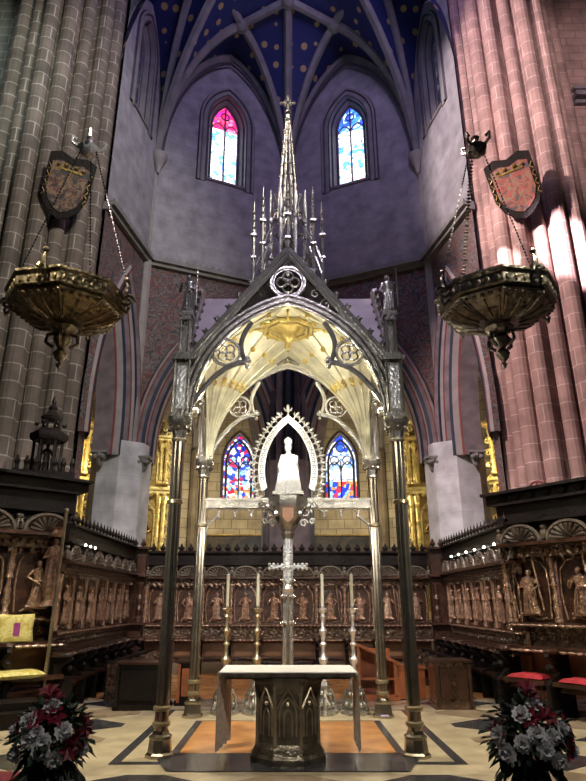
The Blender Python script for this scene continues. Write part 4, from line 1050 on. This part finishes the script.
mb = MB(); mb.prism([(-.05, -.1), (.05, -.1), (.05, .1), (-.05, .1)], -.085, -.078); mb.build('purple_emblem', mat('purple_thread', (.30, .05, .22), .7), o)
cushion('seat_cushion', infront(3, .38, .515), .62, .46, .12, NEARP[3][2], m_redv, 'red velvet cushion on the first large right stall')
cushion('seat_cushion', infront(4, .38, .515), .62, .46, .12, NEARP[4][2], m_redv, 'red velvet cushion on the second large right stall')
t = thing('throne_step', 'dark wooden step with a ledge in front of the left throne', 'step', (-4.35, 9.5, 0), R(30)); mb = MB(); mb.box(0, 0, .10, 1.8, .8, .2); mb.build('tread', m_blackwood, t); mb = MB(); mb.box(0, .1, .25, 1.5, .5, .1); mb.build('riser', m_blackwood, t)
mb = MB(); mb.box(-3.45, 6.6, .02, 1.5, .9, .03); tag(mb.build('carpet', m_carpet), 'dark red carpet corner beneath the left flowers', 'carpet')

# ---------------------------------------------------------------- hanging lamps and shields
def hanging_lamp(x, m, label, lx):
    t = thing('hanging_lamp', label, 'lamp', (x, 8.5, 6.02), R(10) * (1 if x > 0 else -1))
    mb = MB(); rt = R(22.5)
    mb.lathe([(.10, -.28), (.30, -.27), (.60, -.20), (.82, -.08), (.86, -.04), (.84, .0), (.90, .02), (.91, .18), (.95, .22), (.95, .26), (.88, .26), (.82, .08), (.5, -.10), (.1, -.2)], 8, rot=rt); bowl = mb.build('bowl', m, t)
    mb = MB()
    for k in range(8):
        a0, a1 = rt + k * PI / 4, rt + (k + 1) * PI / 4
        for j in range(5):
            f = (j + .5) / 5; px, py = math.cos(a0) * (1 - f) + math.cos(a1) * f, math.sin(a0) * (1 - f) + math.sin(a1) * f
            mb.ball(px * .90, py * .90, .10, .035, 6, sz=1.5); mb.ball(px * .80, py * .80, -.08, .045, 6, sz=.6)
            if j % 2 == 0: mb.tube([(px * .74, py * .74, -.13), (px * .55, py * .55, -.215), (px * .36, py * .36, -.262)], .02, 5)
        mb.tube([(math.cos(a0) * .84, math.sin(a0) * .84, -.06), (math.cos(a0) * .58, math.sin(a0) * .58, -.205), (math.cos(a0) * .3, math.sin(a0) * .3, -.27)], .025, 5)
    mb.build('embossed_gadroons', m, bowl, True)
    mb = MB(); mb.lathe([(.02, -1.0), (.05, -.94), (.02, -.9), (.08, -.84), (.11, -.76), (.05, -.68), (.10, -.6), (.14, -.52), (.10, -.44), (.2, -.37), (.22, -.33)], 10)
    for k in range(4):
        a = k * PI / 2 + .4; mb.tube([(.08 * math.cos(a), .08 * math.sin(a), -.42), (.22 * math.cos(a), .22 * math.sin(a), -.46), (.24 * math.cos(a), .24 * math.sin(a), -.58), (.12 * math.cos(a), .12 * math.sin(a), -.66)], .03, 5)
    mb.build('pendant', m, t, True)
    for k in range(4):
        a = k * PI / 2 + R(8); c, s = math.cos(a), math.sin(a)
        mb = MB(); o_ = Matrix.Translation((.97 * c, .97 * s, .12)) @ Matrix.Rotation(a, 4, 'Z'); mb.m = o_
        mb.tube([(.0 + .12 * (1 - j / 15) * math.cos(j * .7), 0, .12 * (1 - j / 15) * math.sin(j * .7)) for j in range(13)], .028, 6); mb.tube([(-.05, 0, .05), (-.02, 0, .25), (-.04, 0, .33)], [.05, .04, .02], 6); mb.ball(-.04, 0, .38, .05, 6); mb.tube([(-.1, 0, -.1), (.0, 0, -.2), (.03, 0, -.1)], .03, 5)
        mb.build('rim_scroll', m, t, True)
        if k == 3: continue
        mb = MB(); A_, B_ = Vector((.93 * c, .93 * s, .45)), Vector((.12 * c, .12 * s, 3.15)); n = 46
        fat = (k == 1 and x > 0)
        for j in range(n):
            p_, q_ = A_.lerp(B_, j / n), A_.lerp(B_, (j + .85) / n); mb.tube([p_, (p_ + q_) / 2, q_], [.006, .05 if fat else .02, .006], 5, .5 if j % 2 else 1)
        mb.build('chain', m if fat else m_iron, t, True)
    mb = MB(); mb.lathe([(.03, 2.95), (.12, 3.0), (.17, 3.08), (.19, 3.14), (.13, 3.2), (.06, 3.24), (.05, 3.32), (.08, 3.36), (.02, 3.42)], 8)
    for k in range(4):
        a = k * PI / 2 + R(30); mb.tube([(.14 * math.cos(a), .14 * math.sin(a), 3.12), (.27 * math.cos(a), .27 * math.sin(a), 3.2), (.28 * math.cos(a), .28 * math.sin(a), 3.32), (.2 * math.cos(a), .2 * math.sin(a), 3.28)], .03, 5)
    mb.build('chain_cap', m_silverlt if x < 0 else m, t, True)
    mb = MB(); mb.tube([(0, 0, 3.4), (0, 0, 17)], .008, 4); mb.build('suspension_wire', m_iron, t)
    return t
hanging_lamp(-3.5, m_bronzeL, 'large gilt bronze octagonal sanctuary lamp hanging at the left', 0)
hanging_lamp(3.3, m_bronzeR, 'large darkened silver octagonal sanctuary lamp hanging before the pink-lit pier at the right', 0)
def shield(loc, m, label, rot, base):
    t = thing('heraldic_shield', label, 'shield', loc); t.rotation_euler = rot
    w_, h_ = .56, .86
    pl = [(-w_, h_ * .86), (-w_ * .55, h_ * .98), (0, h_ * .86), (w_ * .55, h_ * .98), (w_, h_ * .86), (w_ * .98, -.2), (w_ * .75, -.55), (w_ * .35, -h_ * .9), (0, -h_), (-w_ * .35, -h_ * .9), (-w_ * .75, -.55), (-w_ * .98, -.2)]
    mb = MB(); mb.prism(pl, 0, .06); mb.build('board', m_blackwood, t)
    mb = MB(); mb.prism([(a * .80, b * .76 - .03) for a, b in pl], -.02, .0); mb.build('painted_arms', m, t)
    mb = MB()
    for s in (-1, 1):
        for k in range(4): z = .35 - k * .22; mb.tube([(s * (w_ * .88 + .03 * math.cos(j)), -.02, z + .1 - .03 * j) for j in range(7)], .016, 5)
        mb.ball(s * .12, -.03, .5, .06, 6); mb.ball(s * .3, -.03, .48, .05, 6)
    mb.box(0, -.02, .40, .62, .03, .06)
    mb.build('gilt_ornament', m_golddk, t, True)
    mb = MB(); mb.tube([(0, .05, .3), (0, .55, .3)], .02, 5); mb.build('hook', m_iron, t)
shield((-5.5, 12.35, 11.4), m_shieldL, 'painted black and gold heraldic shield on the left pier', (R(16), R(8), R(20)), 0)
shield((5.64, 12.35, 11.4), m_shieldR, 'painted red and gold heraldic shield on the right pier', (R(16), R(-10), R(-24)), 0)

# painted consecration crosses
for sx, w_ in ((-1, 'left'), (1, 'right')):
    mb = MB(); mb.ring(0, 0, 0, .18, .025, 20); mb.box(0, 0, 0, .3, .02, .05); mb.box(0, 0, 0, .05, .02, .3)
    o = mb.build('consecration_cross', m_red, None, False, (sx * (5.28 if sx < 0 else 5.38), 12.9, 3.95)); o.rotation_euler = (0, 0, R(-42 * sx)); tag(o, 'small round red cross on the edge of the %s pier' % w_, 'cross')

# ---------------------------------------------------------------- gilded retables and paintings in the ambulatory
def retable(loc, rz, wd, label, seed):
    t = thing('gilded_retable', label, 'altarpiece', loc, rz); h = 8.0; rd = random.Random(seed)
    mb = MB(); mb.box(0, .12, 3.6, wd, .14, 7.2); mb.prism([(-wd / 2, 7.2), (wd / 2, 7.2), (wd * .32, 7.7), (wd * .2, 8.4), (0, 8.8), (-wd * .2, 8.4), (-wd * .32, 7.7)], .05, .19); mb.build('backboard', m_golddk, t)
    for z, hh in ((1.2, .3), (2.9, .22), (5.3, .28), (7.2, .22)):
        mb = MB()
        mb.box(0, -.05, z, wd + .1, .34, hh * .4); mb.box(0, -.08, z + hh * .4, wd + .2, .42, hh * .35)
        for i in range(int(wd / .22)): mb.ball(-wd / 2 + .11 + i * .22, -.16, z - .10, .08, 6)
        mb.build('entablature', m_gold, t, True)
    for tier, (z0, z1) in enumerate(((3.1, 5.15), (5.6, 7.05))):
        for s in (-1, -.72, .72, 1):
            x = s * (wd / 2 - .12); mb = MB(); H_ = z1 - z0
            mb.lathe([(.11, z0), (.11, z0 + .08), (.075, z0 + .12), (.09, z0 + H_ * .3), (.075, z0 + H_ * .33), (.07, z0 + H_ * .85), (.12, z0 + H_ * .97), (.12, z1)], 10, x, -.12); mb.tube([(x + .085 * math.cos(j * .6), -.12 + .085 * math.sin(j * .6), z0 + .15 + j * (H_ - .4) / 30) for j in range(31)], .018, 5)
            mb.build('column', m_gold, t, True)
        mb = MB(); mb.tube([(x, -.03, z) for x, z in arch(wd * .24, z0 + (z1 - z0) * .65, (z1 - z0) * .28, 0, z0, 8)], .05, 6)
        for i in range(10): a = PI * i / 9; mb.ball(wd * .27 * math.cos(a), -.05, z0 + (z1 - z0) * .68 + wd * .2 * math.sin(a), .06, 6)
        mb.build('niche_frame', m_gold, t, True)
        mb = MB(); mb.tr(0, -.08, z0 + .1); figure(mb, (z1 - z0) * .62, seed + tier, wide=1.2); mb.build('saint_figure', m_blackwood if tier else m_golddk, t, True)
    for s in (-1, 1):
        for k in range(5):
            cz = 7.4 + .22 * k; mb = MB(); mb.tube([(s * (wd * (.44 - .075 * k) + .13 * (1 - j / 14) * math.cos(j * .7)), -.02, cz + .13 * (1 - j / 14) * math.sin(j * .7)) for j in range(12)], .035, 5); mb.build('leafy_scroll', m_gold, t, True)
        for k in range(9): mb = MB(); mb.tube([(s * (wd / 2 + .05 + .1 * (1 - j / 14) * math.cos(j * .7 + k)), -.02, 3.4 + k * .42 + .12 * (1 - j / 14) * math.sin(j * .7 + k)) for j in range(12)], .032, 5); mb.build('leafy_scroll', m_gold, t, True)
    mb = MB(); mb.ball(0, -.05, 8.85, .12, 8, sz=1.4); mb.build('finial', m_gold, t, True)
    mb = MB(); mb.box(0, -.25, .55, wd, .6, 1.1); mb.build('altar_block', m_amb, t)
retable((-5.0, 21.0, 0), R(14), 1.55, 'gilded altarpiece glowing between the left corner pier and front column', 1)
retable((5.0, 21.0, 0), R(-14), 1.6, 'gilded altarpiece glowing between the right front column and corner pier', 2)
retable((-7.15, 18.9, 0), R(40), 1.5, 'gilded altarpiece glimpsed in the narrow gap beside the left big pier', 3)
retable((7.25, 18.9, 0), R(-40), 1.5, 'gilded altarpiece glimpsed in the narrow gap beside the right big pier', 4)
for sx, w_ in ((-1, 'left'), (1, 'right')):
    t = thing('framed_painting', 'dark framed painting low on the ambulatory wall at the %s of the centre pier' % w_, 'painting', (sx * 1.95, 22.2, 2.95))
    mb = MB(); mb.box(0, 0, .5, 2.0, .05, 1.0); mb.build('canvas', m_oil, t)
    mb = MB()
    for s in (-1, 1): mb.box(s * 1.02, -.02, .5, .06, .1, 1.10)
    mb.box(0, -.02, 1.02, 2.10, .1, .05); mb.box(0, -.02, -.04, 2.15, .1, .09); mb.build('frame', m_golddk, t)
    mb = MB(); mb.box(0, .0, -1.35, 2.3, .5, 2.7 - .12); mb.build('cabinet', m_blackwood, t)

# ---------------------------------------------------------------- flower arrangements
def bouquet(loc, seed, label, rad):
    t = thing('flower_arrangement', label, 'flowers', loc); rd = random.Random(seed)
    mb = MB(); mb.lathe([(.13, 0), (.14, .03), (.04, .08), (.03, .2), (.11, .3), (.14, .38), (.12, .42)], 14); mb.build('vase', m_blackwood, t, True)
    mb = MB(); c0 = Vector((0, 0, .62))
    def leaf(p, d, L_, w_):
        s = d.cross(Vector((0, 0, 1))); s = s.normalized() if s.length > .01 else Vector((1, 0, 0)); k = d.normalized()
        pts_ = [p, p + k * L_ * .35 + s * w_, p + k * L_ * .75 + s * w_ * .7 - Vector((0, 0, L_ * .05)), p + k * L_ - Vector((0, 0, L_ * .22)), p + k * L_ * .75 - s * w_ * .7 - Vector((0, 0, L_ * .05)), p + k * L_ * .35 - s * w_]
        mb.add([tuple(q) for q in pts_], [(0, 1, 2), (0, 2, 3), (0, 3, 4), (0, 4, 5)])
    for i in range(420):
        d = Vector((rd.gauss(0, 1), rd.gauss(0, 1), rd.gauss(.15, .8))).normalized(); r = rad * rd.uniform(.35, 1.1)
        leaf(c0 + Vector((d.x, d.y, d.z * 1.05)) * r * .75, d + Vector((rd.gauss(0, .3), rd.gauss(0, .3), rd.gauss(-.1, .3))), rd.uniform(.10, .17), rd.uniform(.022, .045))
    for i in range(26):
        a = rd.uniform(0, 2 * PI); leaf(c0 + Vector((math.cos(a) * .1, math.sin(a) * .1, -.12)), Vector((math.cos(a), math.sin(a), -.9)), rd.uniform(.22, .36), .035)
    for i in range(14):
        a = rd.uniform(0, 2 * PI); d = Vector((math.cos(a) * .8, math.sin(a) * .8, 1.1)); mb.tube([c0, c0 + d * rad * .4, c0 + d * rad * .75], .006, 4)
    fo = mb.build('foliage', m_leaf, t); fo['kind'] = 'stuff'
    fl = [(-.08, -.95, .30), (.18, -.9, .12), (-.30, -.8, .02), (.02, -1, -.12), (-.62, -.6, -.18), (.55, -.7, .25), (-.35, -.7, .55), (.34, -.8, -.30), (.8, -.3, -.2), (.0, -.5, .75), (-.75, -.4, .2)]
    for i, (a, b, c) in enumerate(fl):
        d = Vector((a + rd.uniform(-.1, .1), b, c + rd.uniform(-.1, .1))).normalized(); p = c0 + d * rad * .95
        mb = MB(); q = d.to_track_quat('Z', 'Y').to_matrix().to_4x4(); mb.m = Matrix.Translation(p) @ q; rr = rd.uniform(.07, .09)
        for ringi, (n_, tilt, L_) in enumerate(((11, .15, 1), (9, .55, .8), (6, 1.0, .5))):
            for k in range(n_):
                an = 2 * PI * k / n_ + ringi; ca, sa = math.cos(an), math.sin(an); w_ = rr * .42
                mb.add([(0, 0, 0), (ca * rr * .6 * L_ - sa * w_, sa * rr * .6 * L_ + ca * w_, rr * .5 * tilt), (ca * rr * L_ * (1 - tilt * .3), sa * rr * L_ * (1 - tilt * .3), rr * .8 * tilt + .004), (ca * rr * .6 * L_ + sa * w_, sa * rr * .6 * L_ - ca * w_, rr * .5 * tilt)], [(0, 1, 2, 3)])
        mb.build('white_flower', m_petalw, t)
    fl = [(.05, -.4, 1.0), (-.05, -.55, 1.25), (-.85, -.5, .25), (.8, -.5, .1), (.3, -.85, .7), (-.2, -.9, .65), (.95, -.2, .35), (.7, -.7, -.1)]
    for i, (a, b, c) in enumerate(fl):
        v_ = Vector((a, b, c)); d = v_.normalized(); p = c0 + d * rad * (.9 if i > 1 else 1.0 + .22 * i)
        mb = MB(); q = d.to_track_quat('Z', 'Y').to_matrix().to_4x4(); mb.m = Matrix.Translation(p) @ q; rr = .10
        for k in range(6):
            an = PI * k / 3; ca, sa = math.cos(an), math.sin(an); w_ = .026
            mb.add([(0, 0, 0), (ca * rr * .5 - sa * w_, sa * rr * .5 + ca * w_, .05), (ca * rr, sa * rr, .045), (ca * rr * .5 + sa * w_, sa * rr * .5 - ca * w_, .05)], [(0, 1, 2, 3)])
        mb.tube([(0, 0, -.05), (0, 0, .05)], [.008, .004], 5); mb.build('red_lily', m_petalr, t)
bouquet((-1.90, 5.5, 0), 3, 'bouquet of white and crimson flowers standing at the lower left', .30)
bouquet((1.93, 5.5, 0), 8, 'bouquet of white and crimson flowers standing at the lower right', .33)
for o in list(COL.objects):
    if o.type == 'EMPTY' and 'group' in o.keys() and not o['group']: del o['group']
